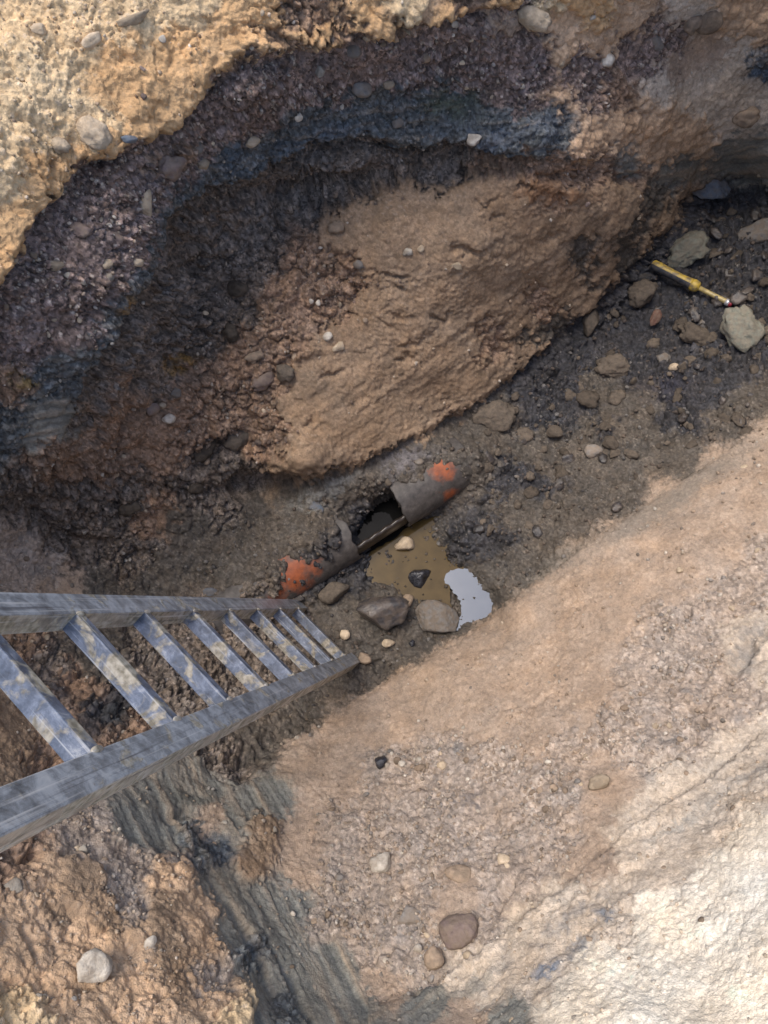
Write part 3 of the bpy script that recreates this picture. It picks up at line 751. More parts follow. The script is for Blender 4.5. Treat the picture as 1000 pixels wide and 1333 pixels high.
def rock_shape(seed, planes, sharp, rough, sub):
    r = np.random.RandomState(seed)
    V, F = ICO[sub]
    n = r.normal(size=(planes, 3)); n /= np.linalg.norm(n, axis=1)[:, None]
    h = r.uniform(.5 if sharp > 20 else .68, 1.0, planes)
    d = np.maximum(V @ n.T, 1e-3)
    rad = h[None] / d
    rad = np.concatenate([rad, np.full((len(V), 1), 1.12)], 1)
    rad = (np.sum(rad ** (-sharp), 1)) ** (-1.0 / sharp)
    rad = rad * (1 + rough * fbm((V * 1.6 + seed * 3.1).astype(np.float32), 5, .62))
    W = V * rad[:, None]
    W /= np.abs(W).max(0)[None]
    return W, F


def rock_mesh(name, seed, kind, sub):
    if kind == 'round': W, F = rock_shape(seed, 9, 7, .22, sub)
    elif kind == 'sharp': W, F = rock_shape(seed, 9, 40, .22, sub)
    else: W, F = rock_shape(seed, 9, 8, .7, sub)          # crumbly clod
    return fast_mesh(name, W, F)


def place(o, u, v, a, b, ang, thick, sink, zlift=0.0, tilt=(1.0, .35)):
    p, nrm, _ = surf(u, v)
    s = px_size(p)
    view = CAMP - p; view /= np.linalg.norm(view)
    n = nrm * tilt[0] + view * tilt[1]; n /= np.linalg.norm(n)
    t = np.array([math.cos(math.radians(ang)), -math.sin(math.radians(ang)) * sp, -math.sin(math.radians(ang)) * cp])
    t = t - n * (t @ n); t /= np.linalg.norm(t)
    w = np.cross(n, t)
    A, B_, C = a * s, b * s, thick * min(a, b) * s
    c = p + n * (C * (1 - 2 * sink) + zlift)
    o.matrix_world = Matrix(((t[0] * A, w[0] * B_, n[0] * C, c[0]), (t[1] * A, w[1] * B_, n[1] * C, c[1]), (t[2] * A, w[2] * B_, n[2] * C, c[2]), (0, 0, 0, 1)))


# u, v, half length, half width, turn, shape, material, name, label, category, thickness, sink
LOOSE = [
    (893, 330, 31, 24, -10, 'clod', 'green', 'rock', 'pale grey-green rock lying just above the yellow and black tool', 'rock', .8, .3),
    (966, 436, 40, 25, 62, 'clod', 'green', 'rock', 'tall rough grey-green rock below the tip of the yellow tool', 'rock', .8, .3),
    (924, 246, 27, 15, 15, 'sharp', 'blue', 'rock', 'blue-grey slab of stone in the dark upper right corner', 'rock', .6, .35),
    (994, 302, 18, 32, 80, 'clod', 'grey', 'rock', 'grey rock cut by the right edge of the photo', 'rock', .9, .3),
    (905, 438, 27, 14, 32, 'clod', 'brown', 'clod', 'long grey-brown clod left of the tall grey-green rock', 'clod', .8, .3),
    (832, 384, 22, 18, -20, 'clod', 'brown', 'clod', 'brown clod just below the butt of the yellow tool', 'clod', .8, .3),
    (768, 420, 18, 13, -55, 'sharp', 'brown', 'clod', 'angular brown clod at the foot of the beige wall', 'clod', .8, .3),
    (852, 415, 8, 12, 25, 'sharp', 'brick', 'brick_fragment', 'small reddish brown block between the clods on the dark floor', 'brick', .9, .25),
    (800, 480, 27, 18, 10, 'clod', 'brown', 'clod', 'broad dull grey clod in the middle of the dark floor', 'clod', .7, .35),
    (862, 467, 10, 9, 0, 'clod', 'grey', 'stone', 'small grey stone right of the broad dull clod', 'stone', .8, .3),
    (876, 479, 7, 6, 0, 'round', 'cream', 'stone', 'small cream pebble near the grey stone on the dark floor', 'stone', .8, .3),
    (765, 522, 16, 13, 20, 'clod', 'brown', 'clod', 'rounded dark clod below the broad dull grey one', 'clod', .8, .35),
    (772, 588, 12, 10, 0, 'sharp', 'grey', 'stone', 'speckled grey stone near the middle of the floor', 'stone', .8, .35),
    (642, 540, 34, 24, -15, 'clod', 'brown', 'clod', 'large smooth brown clod above the pipe end at the wall foot', 'clod', .5, .45),
    (527, 713, 12, 13, 70, 'sharp', 'cream', 'stone', 'pale cream stone standing in the brown puddle', 'stone', .9, .25),
    (545, 752, 14, 18, 60, 'sharp', 'black', 'stone', 'shiny black wet stone in the middle of the puddle', 'stone', .9, .25),
    (499, 805, 36, 25, -5, 'sharp', 'slate', 'stone', 'big dark wet stone on the mud left of the pale slab', 'stone', .8, .25),
    (563, 803, 33, 21, 8, 'sharp', 'grey', 'stone', 'flat pale grey angular stone at the edge of the bright water', 'stone', .55, .25),
    (531, 780, 10, 8, -50, 'round', 'tan', 'stone', 'small tan pebble touching the flat grey stone', 'stone', .8, .25),
    (433, 770, 16, 22, 75, 'sharp', 'brown', 'stone', 'upright brown stone beside the orange end of the pipe', 'stone', .8, .25),
    (448, 826, 7, 8, 0, 'round', 'cream', 'stone', 'cream pebble above the foot of the ladder', 'stone', .8, .25),
    (474, 856, 9, 9, 0, 'sharp', 'tan', 'stone', 'tan pebble touching the lower ladder foot', 'stone', .8, .25),
    (505, 836, 9, 6, 0, 'round', 'cream', 'stone', 'flat cream pebble under the big dark wet stone', 'stone', .8, .3),
    (535, 837, 4.5, 5, 0, 'sharp', 'black', 'stone', 'tiny black stone below the pale grey slab', 'stone', .9, .25),
    (497, 993, 9, 10, 30, 'sharp', 'black', 'stone', 'dark blue-black stone alone on the tan bank', 'stone', .9, .2),
    (595, 1211, 29, 21, -25, 'round', 'plum', 'cobble', 'largest smooth purple-brown cobble low on the gravelly bank', 'cobble', .7, .35),
    (567, 1246, 15, 15, 0, 'round', 'tan', 'cobble', 'round tan cobble below the big purple-brown one', 'cobble', .8, .35),
    (532, 1193, 13, 18, 80, 'sharp', 'grey', 'stone', 'grey stone up-left of the big purple-brown cobble', 'stone', .7, .35),
    (495, 1128, 16, 13, -15, 'sharp', 'white', 'stone', 'whitish angular stone in the middle of the gravelly bank', 'stone', .8, .3),
    (598, 1140, 19, 13, 5, 'round', 'tan', 'cobble', 'flat tan cobble above the big purple-brown one', 'cobble', .7, .4),
    (655, 1118, 9, 8, 0, 'round', 'cream', 'stone', 'cream pebble right of the flat tan cobble', 'stone', .8, .3),
    (779, 1019, 11, 17, 70, 'sharp', 'cream', 'stone', 'pale pointed stone on the bank above the cut face', 'stone', .8, .3),
    (107, 1278, 22, 29, 80, 'sharp', 'white', 'stone', 'largest white stone set in orange sand, lower left', 'stone', .8, .35),
    (15, 1157, 13, 9, 10, 'sharp', 'white', 'stone', 'bluish white chip at the left edge under the ladder rail', 'stone', .8, .3),
    (188, 1236, 7, 10, 70, 'round', 'white', 'stone', 'white pebble right of the largest white stone', 'stone', .8, .3),
    (108, 1106, 7, 6, 0, 'sharp', 'white', 'stone', 'white chip just below the lower ladder rail', 'stone', .8, .3),
    (272, 770, 6, 10, 85, 'sharp', 'blue', 'stone', 'small blue stone just above the upper ladder rail', 'stone', .8, .2),
    (410, 660, 12, 9, 20, 'sharp', 'blue', 'stone', 'blue angular fragment on the mud over the pipe', 'stone', .5, .2),
    (608, 1243, 8, 7, 0, 'round', 'cream', 'stone', 'cream pebble between the tan cobble and the big one', 'stone', .8, .3),
    (545, 1238, 6, 6, 0, 'round', 'white', 'stone', 'tiny white pebble left of the round tan cobble', 'stone', .8, .3),
    (523, 996, 6, 5, 0, 'round', 'white', 'stone', 'white pebble right of the blue-black stone', 'stone', .8, .3),
    (575, 996, 7, 6, 0, 'round', 'cream', 'stone', 'round cream pebble farther right of the blue-black stone', 'stone', .8, .3),
    (548, 1002, 5, 9, 80, 'round', 'tan', 'stone', 'slim tan pebble between the two pale pebbles on the bank', 'stone', .8, .3),
]
for k, (u, v, a, b, ang, shp, mk, nm, lab, cat, th, sk) in enumerate(LOOSE):
    me = rock_mesh(nm, 100 + k, shp, 4 if a > 20 else 3)
    o = tag(link(nm, me, SM[mk]), lab, cat, {'stone': 'loose stones in the trench', 'clod': 'clods on the trench floor', 'rock': 'rocks at the end of the trench', 'cobble': 'cobbles in the bank'}.get(cat))
    place(o, u, v, a, b, ang, th, sk * .8, 0.0, (.5, .8))

# stones bedded in the wall: parts of it
BEDDED = [
    (187, 265, 19, 11, 65, 'sharp', 'cream'), (220, 215, 19, 23, 70, 'clod', 'plum'), (118, 175, 24, 22, 0, 'clod', 'cream'), (72, 190, 14, 12, 0, 'clod', 'cream'), (160, 183, 6, 11, 70, 'sharp', 'blue'),
    (470, 113, 15, 11, 0, 'round', 'grey'), (463, 74, 12, 9, -10, 'round', 'grey'), (505, 110, 9, 6, 0, 'round', 'cream'), (790, 77, 10, 9, 0, 'round', 'white'), (855, 57, 13, 9, 20, 'round', 'grey'), (555, 78, 9, 7, 0, 'round', 'tan'),
    (201, 536, 11, 9, 0, 'round', 'plum'), (219, 545, 7, 10, 70, 'round', 'white'), (229, 512, 8, 8, 0, 'sharp', 'grey'), (214, 530, 6, 5, 0, 'sharp', 'cream'), (322, 177, 12, 8, 0, 'round', 'cream'), (260, 210, 9, 9, 0, 'sharp', 'cream'), (256, 193, 10, 8, 0, 'round', 'grey'),
    (530, 325, 6, 8, 80, 'sharp', 'white'), (545, 322, 5, 5, 0, 'sharp', 'cream'), (590, 340, 9, 5, 30, 'sharp', 'cream'), (438, 450, 7, 9, 70, 'sharp', 'cream'), (425, 436, 6, 8, 70, 'round', 'white'), (467, 342, 8, 7, 0, 'sharp', 'grey'), (330, 463, 14, 7, 0, 'clod', 'tan'), (172, 340, 6, 9, 80, 'round', 'cream'),
    (138, 343, 8, 7, 0, 'round', 'cream'), (139, 360, 6, 6, 0, 'round', 'white'), (75, 345, 10, 8, 0, 'sharp', 'cream'), (105, 300, 16, 11, 0, 'clod', 'plum'), (150, 310, 14, 10, 0, 'clod', 'plum'), (515, 158, 9, 7, 0, 'round', 'grey'), (613, 177, 11, 8, 10, 'sharp', 'white'), (385, 145, 7, 6, 0, 'round', 'white'), (420, 100, 8, 8, 40, 'sharp', 'white'),
    (310, 375, 16, 12, 0, 'clod', 'brown'), (300, 432, 15, 13, 0, 'clod', 'brown'), (370, 485, 15, 12, 0, 'clod', 'brown'), (340, 495, 20, 12, 0, 'clod', 'plum'), (165, 660, 18, 12, 0, 'clod', 'brown'), (255, 640, 16, 11, 30, 'clod', 'brown'), (270, 590, 20, 14, 0, 'clod', 'brown'), (310, 575, 18, 14, 0, 'clod', 'brown'), (440, 295, 12, 9, 0, 'clod', 'tan'),
    (970, 150, 18, 14, 0, 'clod', 'tan'), (900, 30, 16, 12, 0, 'clod', 'tan'), (920, 25, 20, 14, 10, 'round', 'tan'), (690, 20, 26, 16, 0, 'clod', 'cream'), (54, 50, 11, 8, 0, 'sharp', 'cream'), (120, 60, 16, 8, -30, 'sharp', 'cream'), (175, 32, 24, 8, -20, 'sharp', 'cream'), (210, 55, 5, 5, 0, 'round', 'white'),
]
for k, (u, v, a, b, ang, shp, mk) in enumerate(BEDDED):
    o = link('stone', rock_mesh('stone', 300 + k, shp, 3), SM[mk], WALL)
    place(o, u, v, a, b, ang, .8, .42)

# pebbles: the larger ones single, the rest as gravel
PEB_VAR = [rock_mesh('pebble', 500 + k, 'round' if k % 2 else 'sharp', 2) for k in range(8)]
PEB = {}
for key in ('white', 'cream', 'tan', 'grey', 'plum', 'brown', 'black', 'slate'):
    for k in range(8):
        me = PEB_VAR[k].copy(); me.materials.clear(); me.materials.append(SM[key]); PEB[key, k] = me
MIXES = {0: ('cream', 'white', 'plum', 'cream', 'tan', 'plum'), 1: ('brown', 'brown', 'slate', 'brown', 'grey', 'brown'), 2: ('cream', 'tan', 'tan', 'white', 'grey', 'tan')}
dens_keys = {0: {'V': 1, 'P': .35, 'O': .2, 'R': .35, 'D': .25, 'T': .07, 'B': .2}, 1: {'M': .6, 'K': .8, 'D': .3}, 2: {'Y': 1, 'W': .05, 'G': .15, 'V': .9, 'O': .2, 'T': .25, 'S': .12, 'R': .4, 'Q': .3, 'L': .25}}
cls_full = np.full(NP_, 2); cls_full[FACES[:, 0]] = cls
cls3 = cls_full.reshape(NV, NU)
gatef = clod_gate.reshape(NV, NU)
pr = np.random.RandomState(11)


def scatter(k, count):
    dens = (WT @ np.array([dens_keys[k].get(x, .02) for x in KEYS], np.float32)).reshape(NV, NU) * (.15 + gatef ** 2)
    out = []
    while len(out) < count:
        u = pr.uniform(-60, 1060, 4000); v = pr.uniform(-60, 1400, 4000)
        j = np.clip(np.searchsorted(us, u), 0, NU - 1); i = np.clip(np.searchsorted(vs, v), 0, NV - 1)
        ok = (cls3[i, j] == k) & (pr.rand(4000) < dens[i, j])
        out += list(zip(u[ok], v[ok]))
    return out[:count]


for k, par, nbig in ((0, WALL, 130), (1, FLOOR, 60), (2, BANK, 160)):
    for (u, v) in scatter(k, nbig):
        mk = random.choice(MIXES[k])
        o = link('pebble', PEB[mk, random.randrange(8)], None, par)
        a = random.uniform(2.8, 5.2) * (1.25 if random.random() < .15 else 1)
        place(o, u, v, a, a * random.uniform(.6, .95), random.uniform(0, 180), random.uniform(.6, .9), random.uniform(.25, .45))

CLODS = [rock_mesh('clod', 700 + k, 'clod' if k % 3 else 'sharp', 3) for k in range(6)]
CLM = {}
for key in ('brown', 'grey', 'slate', 'green'):
    for k in range(6):
        me = CLODS[k].copy(); me.materials.clear(); me.materials.append(SM[key]); CLM[key, k] = me
for (u, v) in [q for q in scatter(1, 420) if (q[0] > 620 and q[1] < 700)][:140]:
    o = link('clod', CLM[random.choice(('brown', 'brown', 'slate')), random.randrange(6)], None, FLOOR)
    a = random.uniform(4, 13)
    place(o, u, v, a, a * random.uniform(.6, .95), random.uniform(0, 180), random.uniform(.6, .9), random.uniform(.42, .58))

GCOL = {'white': (.5, .46, .4), 'cream': (.42, .35, .27), 'tan': (.3, .225, .16), 'grey': (.2, .19, .18), 'plum': (.16, .12, .105), 'brown': (.12, .09, .07), 'black': (.03, .03, .04), 'slate': (.05, .05, .055)}


def gravel(k, par, count):
    V0, F0 = ICO[1]
    pts = scatter(k, count)
    nv = len(V0)
    VV_, FF_, CC_ = [], [], []
    for q, (u, v) in enumerate(pts):
        p, nrm, (i, j) = surf(u, v)
        s = px_size(p)
        a = (1.0 + 2.6 * pr.rand() ** 2) * s
        R = np.linalg.qr(pr.normal(size=(3, 3)))[0]
        W = (V0 * (1 + .18 * pr.normal(size=(nv, 1)).clip(-1.5, 1.5))) * np.array([1, pr.uniform(.6, 1), pr.uniform(.5, .9)]) * a
        VV_.append(W @ R.T + p + nrm * a * pr.uniform(-.1, .45))
        FF_.append(F0 + q * nv)
        c = np.array(GCOL[MIXES[k][pr.randint(len(MIXES[k]))]]) * pr.uniform(.6, 1.25)
        base = colr[i * NU + j]
        CC_.append(np.tile(c * .6 + base * .4, (nv, 1)))
    me = fast_mesh('gravel', np.concatenate(VV_), np.concatenate(FF_), np.concatenate(CC_), np.full(nv * count, .4 if k == 1 else .05))
    tag(link('gravel', me, EARTH, par), kind='stuff')


gravel(0, WALL, 2200); gravel(1, FLOOR, 2200); gravel(2, BANK, 4500)

# ------------------------------------------------------------------ broken clay pipe
def frame_obj(name, parent=None):
    o = bpy.data.objects.new(name, None); COL.objects.link(o)
    if parent: o.parent = parent
    return o


pa = at_z(330, 772, .07); pb = at_z(592, 604, .07)
pdir = (pb - pa); plen = np.linalg.norm(pdir); pdir /= plen
side = np.cross(np.array([0, 0, 1.0]), pdir); side /= np.linalg.norm(side)   # towards the far wall
upv = np.cross(pdir, side)
PR, PT = .145, .018


def pipe_material():
    m, nt, b = new_mat('fired_clay')
    N = nt.nodes.new; L = nt.links.new
    at = N('ShaderNodeAttribute'); at.attribute_name = 'soil'
    geo = N('ShaderNodeNewGeometry')
    n = N('ShaderNodeTexNoise'); n.inputs['Scale'].default_value = 17; n.inputs['Detail'].default_value = 9; n.inputs['Roughness'].default_value = .62
    L(geo.outputs['Position'], n.inputs['Vector'])
    ad = N('ShaderNodeMath'); ad.operation = 'ADD'
    sep = N('ShaderNodeSeparateColor'); L(at.outputs['Color'], sep.inputs[0])
    L(sep.outputs[0], ad.inputs[0]); L(n.outputs['Fac'], ad.inputs[1])
    r = ramp(nt, [(.70, (0, 0, 0)), (1.05, (1, 1, 1))]); L(ad.outputs[0], r.inputs[0])
    n3 = N('ShaderNodeTexNoise'); n3.inputs['Scale'].default_value = 32; n3.inputs['Detail'].default_value = 10; n3.inputs['Roughness'].default_value = .68; L(geo.outputs['Position'], n3.inputs['Vector'])
    mud = ramp(nt, [(.3, (.03, .027, .026)), (.55, (.072, .064, .060)), (.75, (.125, .112, .105))]); L(n3.outputs['Fac'], mud.inputs[0])
    clay = ramp(nt, [(.3, (.17, .045, .018)), (.7, (.36, .095, .03))]); L(n3.outputs['Fac'], clay.inputs[0])
    mx = N('ShaderNodeMix'); mx.data_type = 'RGBA'
    L(r.outputs[0], mx.inputs['Factor']); L(mud.outputs[0], mx.inputs['A']); L(clay.outputs[0], mx.inputs['B'])
    L(mx.outputs['Result'], b.inputs['Base Color'])
    b.inputs['Roughness'].default_value = .6
    bp = N('ShaderNodeBump'); bp.inputs['Strength'].default_value = .4; bp.inputs['Distance'].default_value = .012
    L(n.outputs['Fac'], bp.inputs['Height']); L(bp.outputs['Normal'], b.inputs['Normal'])
    return m


CLAY = pipe_material()
_m, _nt, _b = new_mat('pipe_inside')
_b.inputs['Base Color'].default_value = (.035, .028, .024, 1); _b.inputs['Roughness'].default_value = .35
INSIDE = _m


def along(u, v):            # distance along the pipe of a sight line at the pipe's top
    return float((at_z(u, v, .2) - pa) @ pdir)


h0, h1_ = along(452, 690), along(520, 655)
orange = [(at_z(382, 745, .2), .13), (at_z(578, 608, .2), .075), (at_z(436, 700, .2), .03), (at_z(420, 718, .18), .025), (at_z(360, 765, .15), .08), (at_z(584, 640, .12), .05)]


def pipe_section(name, s0, s1, jag0, jag1, parent, radius):
    na, ns = 72, max(6, int((s1 - s0) / .008))
    Vv, Ff, Cc = [], [], []
    r_ = np.random.RandomState(int(s0 * 100) % 997 + 5)
    ph = r_.rand(6) * 6.28
    for shell, rad in ((0, radius), (1, radius - PT)):
        for i in range(ns + 1):
            for a in range(na):
                th = 2 * math.pi * a / na
                j0 = jag0 * (math.sin(3 * th + ph[0]) * .5 + math.sin(7 * th + ph[1]) * .3 + math.sin(13 * th + ph[2]) * .2)
                j1 = jag1 * (math.sin(3 * th + ph[3]) * .5 + math.sin(7 * th + ph[4]) * .3 + math.sin(13 * th + ph[5]) * .2)
                s = (s0 + j0) + ((s1 + j1) - (s0 + j0)) * i / ns
                p = pa + pdir * s + (side * math.cos(th) + upv * math.sin(th)) * rad
                Vv.append(p)
                Cc.append(max([0] + [.60 * math.exp(-(np.linalg.norm(p - c) / r) ** 2) for c, r in orange]))
    Vv = np.array(Vv)
    n1 = (ns + 1) * na
    for i in range(ns):
        for a in range(na):
            b2 = (a + 1) % na
            Ff.append((i * na + a, i * na + b2, (i + 1) * na + b2, (i + 1) * na + a))
            Ff.append((n1 + i * na + a, n1 + (i + 1) * na + a, n1 + (i + 1) * na + b2, n1 + i * na + b2))
    for i in (0, ns):
        for a in range(na):
            b2 = (a + 1) % na
            f = (i * na + a, n1 + i * na + a, n1 + i * na + b2, i * na + b2)
            Ff.append(f if i == 0 else f[::-1])
    c = np.repeat(np.array(Cc)[:, None], 3, 1)
    me = fast_mesh(name, Vv, np.array(Ff), c)
    me.materials.append(CLAY); me.materials.append(INSIDE)
    mi = np.zeros(len(Ff), np.int32)
    mi[1:2 * ns * na:2] = 1
    me.polygons.foreach_set('material_index', mi)
    return link(name, me, None, parent)


PIPE = tag(frame_obj('drain_pipe'), 'broken orange clay drain pipe crossing the trench floor under grey mud', 'pipe')
pipe_section('pipe_section', -.25, h0, .0, .02, PIPE, PR)['label'] = 'mud covered pipe length with an orange patch beside the ladder'
pipe_section('pipe_section', h1_, plen + .05, .012, .0, PIPE, PR)['label'] = 'pipe length with a broken open end and an orange top'


def trough(name, s0, s1, rad, t0, t1, mat, parent):
    """the lower shell left in the hole"""
    ns, na = 30, 30
    Vv, Ff = [], []
    for shell, r in ((0, rad), (1, rad - PT)):
        for i in range(ns + 1):
            for a in range(na + 1):
                th = math.radians(t0 + (t1 - t0) * a / na)
                w_ = .03 * math.sin(i * 1.3) * (1 if a in (0, 1) else 0) + .02 * math.sin(i * .9 + 1) * (1 if a >= na - 1 else 0)
                p = pa + pdir * (s0 + (s1 - s0) * i / ns) + (side * math.cos(th + w_) + upv * math.sin(th + w_)) * r
                Vv.append(p)
    n1 = (ns + 1) * (na + 1); w = na + 1
    for i in range(ns):
        for a in range(na):
            f = (i * w + a, i * w + a + 1, (i + 1) * w + a + 1, (i + 1) * w + a)
            Ff.append(f); Ff.append(tuple(n1 + x for x in f[::-1]))
        for a in (0, na):
            Ff.append((i * w + a, (i + 1) * w + a, n1 + (i + 1) * w + a, n1 + i * w + a))
    return link(name, fast_mesh(name, np.array(Vv), np.array(Ff), np.zeros((len(Vv), 3))), mat, parent)


trough('broken_shell', h0 - .06, h1_ + .04, PR - PT - .003, 150, 372, INSIDE, PIPE)

# ------------------------------------------------------------------ water
def water_mat(name, col, rough, spec, ior=1.33):
    m, nt, b = new_mat(name)
    N = nt.nodes.new; L = nt.links.new
    geo = N('ShaderNodeNewGeometry')
    n = N('ShaderNodeTexNoise'); n.inputs['Scale'].default_value = 18; n.inputs['Detail'].default_value = 4; L(geo.outputs['Position'], n.inputs['Vector'])
    r = ramp(nt, [(.3, tuple(c * .8 for c in col)), (.7, tuple(c * 1.15 for c in col))]); L(n.outputs['Fac'], r.inputs[0])
    L(r.outputs[0], b.inputs['Base Color'])
    b.inputs['Roughness'].default_value = rough; b.inputs['IOR'].default_value = ior; b.inputs['Specular IOR Level'].default_value = spec
    return m


def flat_sheet(name, poly, z, mat, parent=None):
    bm = bmesh.new()
    vs_ = []
    n = len(poly)
    for i in range(n):
        p0, p1, p2, p3 = [np.array(poly[(i + k) % n], float) for k in (-1, 0, 1, 2)]
        for t in np.linspace(0, 1, 15)[:-1]:
            q = .5 * ((2 * p1) + (-p0 + p2) * t + (2 * p0 - 5 * p1 + 4 * p2 - p3) * t * t + (-p0 + 3 * p1 - 3 * p2 + p3) * t ** 3)
            nq = np.array([[q[0] / 9.0, q[1] / 9.0, 3.3], [q[0] / 9.0, q[1] / 9.0, 8.1]], np.float32)
            w_ = fbm(nq, 4, .6, 2.0) * 7.0
            vs_.append(bm.verts.new(at_z(q[0] + w_[0], q[1] + w_[1], z)))
    f = bm.faces.new(vs_)
    bmesh.ops.triangulate(bm, faces=[f])
    bmesh.ops.recalc_face_normals(bm, faces=bm.faces[:])
    me = bpy.data.meshes.new(name); bm.to_mesh(me); bm.free()
    if me.polygons[0].normal.z < 0: me.flip_normals()
    return link(name, me, mat, parent)


MUDDY = water_mat('muddy_water', (.080, .055, .022), .05, .5)
GLINT = water_mat('sky_glint_film', (.06, .058, .055), .015, .5, 2.7)
GLINT.node_tree.nodes['Principled BSDF'].inputs['Specular Tint'].default_value = (.86, .93, 1.0, 1)  # blue of the sky put into the reflection colour
tag(flat_sheet('puddle', [(440, 760), (475, 722), (520, 692), (565, 672), (615, 680), (630, 725), (615, 750), (585, 760), (590, 800), (575, 825), (530, 800), (480, 800), (450, 790)], -.018, MUDDY), kind='structure')
# sky glint put in as its own over-reflective sheet, cut to the glint's outline
tag(flat_sheet('puddle', [(578, 752), (602, 740), (640, 762), (655, 793), (610, 845), (566, 845), (586, 818), (600, 797), (594, 776)], -.014, GLINT), kind='structure')
tag(flat_sheet('pipe_water', [(448, 700), (462, 655), (500, 635), (530, 660), (520, 695), (470, 722)], -.005, water_mat('black_water', (.006, .006, .006), .03, .2)), kind='structure')

# crumbs of mud and grit standing in the shallow water
cv_, cf_ = ICO[1]
cr = np.random.RandomState(21)
CV_, CF_, CC2 = [], [], []
for q in range(150):
    u, v = cr.uniform(455, 655), cr.uniform(685, 840)
    p = at_z(u, v, -.016)
    a = cr.uniform(.003, .009) * (1.8 if cr.rand() < .12 else 1)
    W = cv_ * (1 + .3 * cr.normal(size=(len(cv_), 1)).clip(-1.3, 1.3)) * np.array([1, cr.uniform(.6, 1), .6]) * a
    CV_.append(W + p); CF_.append(cf_ + q * len(cv_))
    CC2.append(np.tile(np.array([.07, .058, .045]) * cr.uniform(.4, 1.5), (len(cv_), 1)))
tag(link('mud_crumbs', fast_mesh('mud_crumbs', np.concatenate(CV_), np.concatenate(CF_), np.concatenate(CC2), np.full(150 * len(cv_), .6)), EARTH, FLOOR), kind='stuff')

# ------------------------------------------------------------------ ladder (pose surveyed from its rungs)
S_ = .30
cam2w = np.array([[1, 0, 0], [0, -sp, cp], [0, -cp, -sp]])       # camera (right, down, forward) -> world
e1 = cam2w @ np.array([.13484345, .13069459, .98220984]); e2 = cam2w @ np.array([.7208403, .66719071, -.1877387])
nn = np.cross(e1, e2)
t0 = cam2w @ (np.array([-2.32982487, .63805684, 3.82598636]) * S_) + CAMP
LW = 1.0217903 * S_


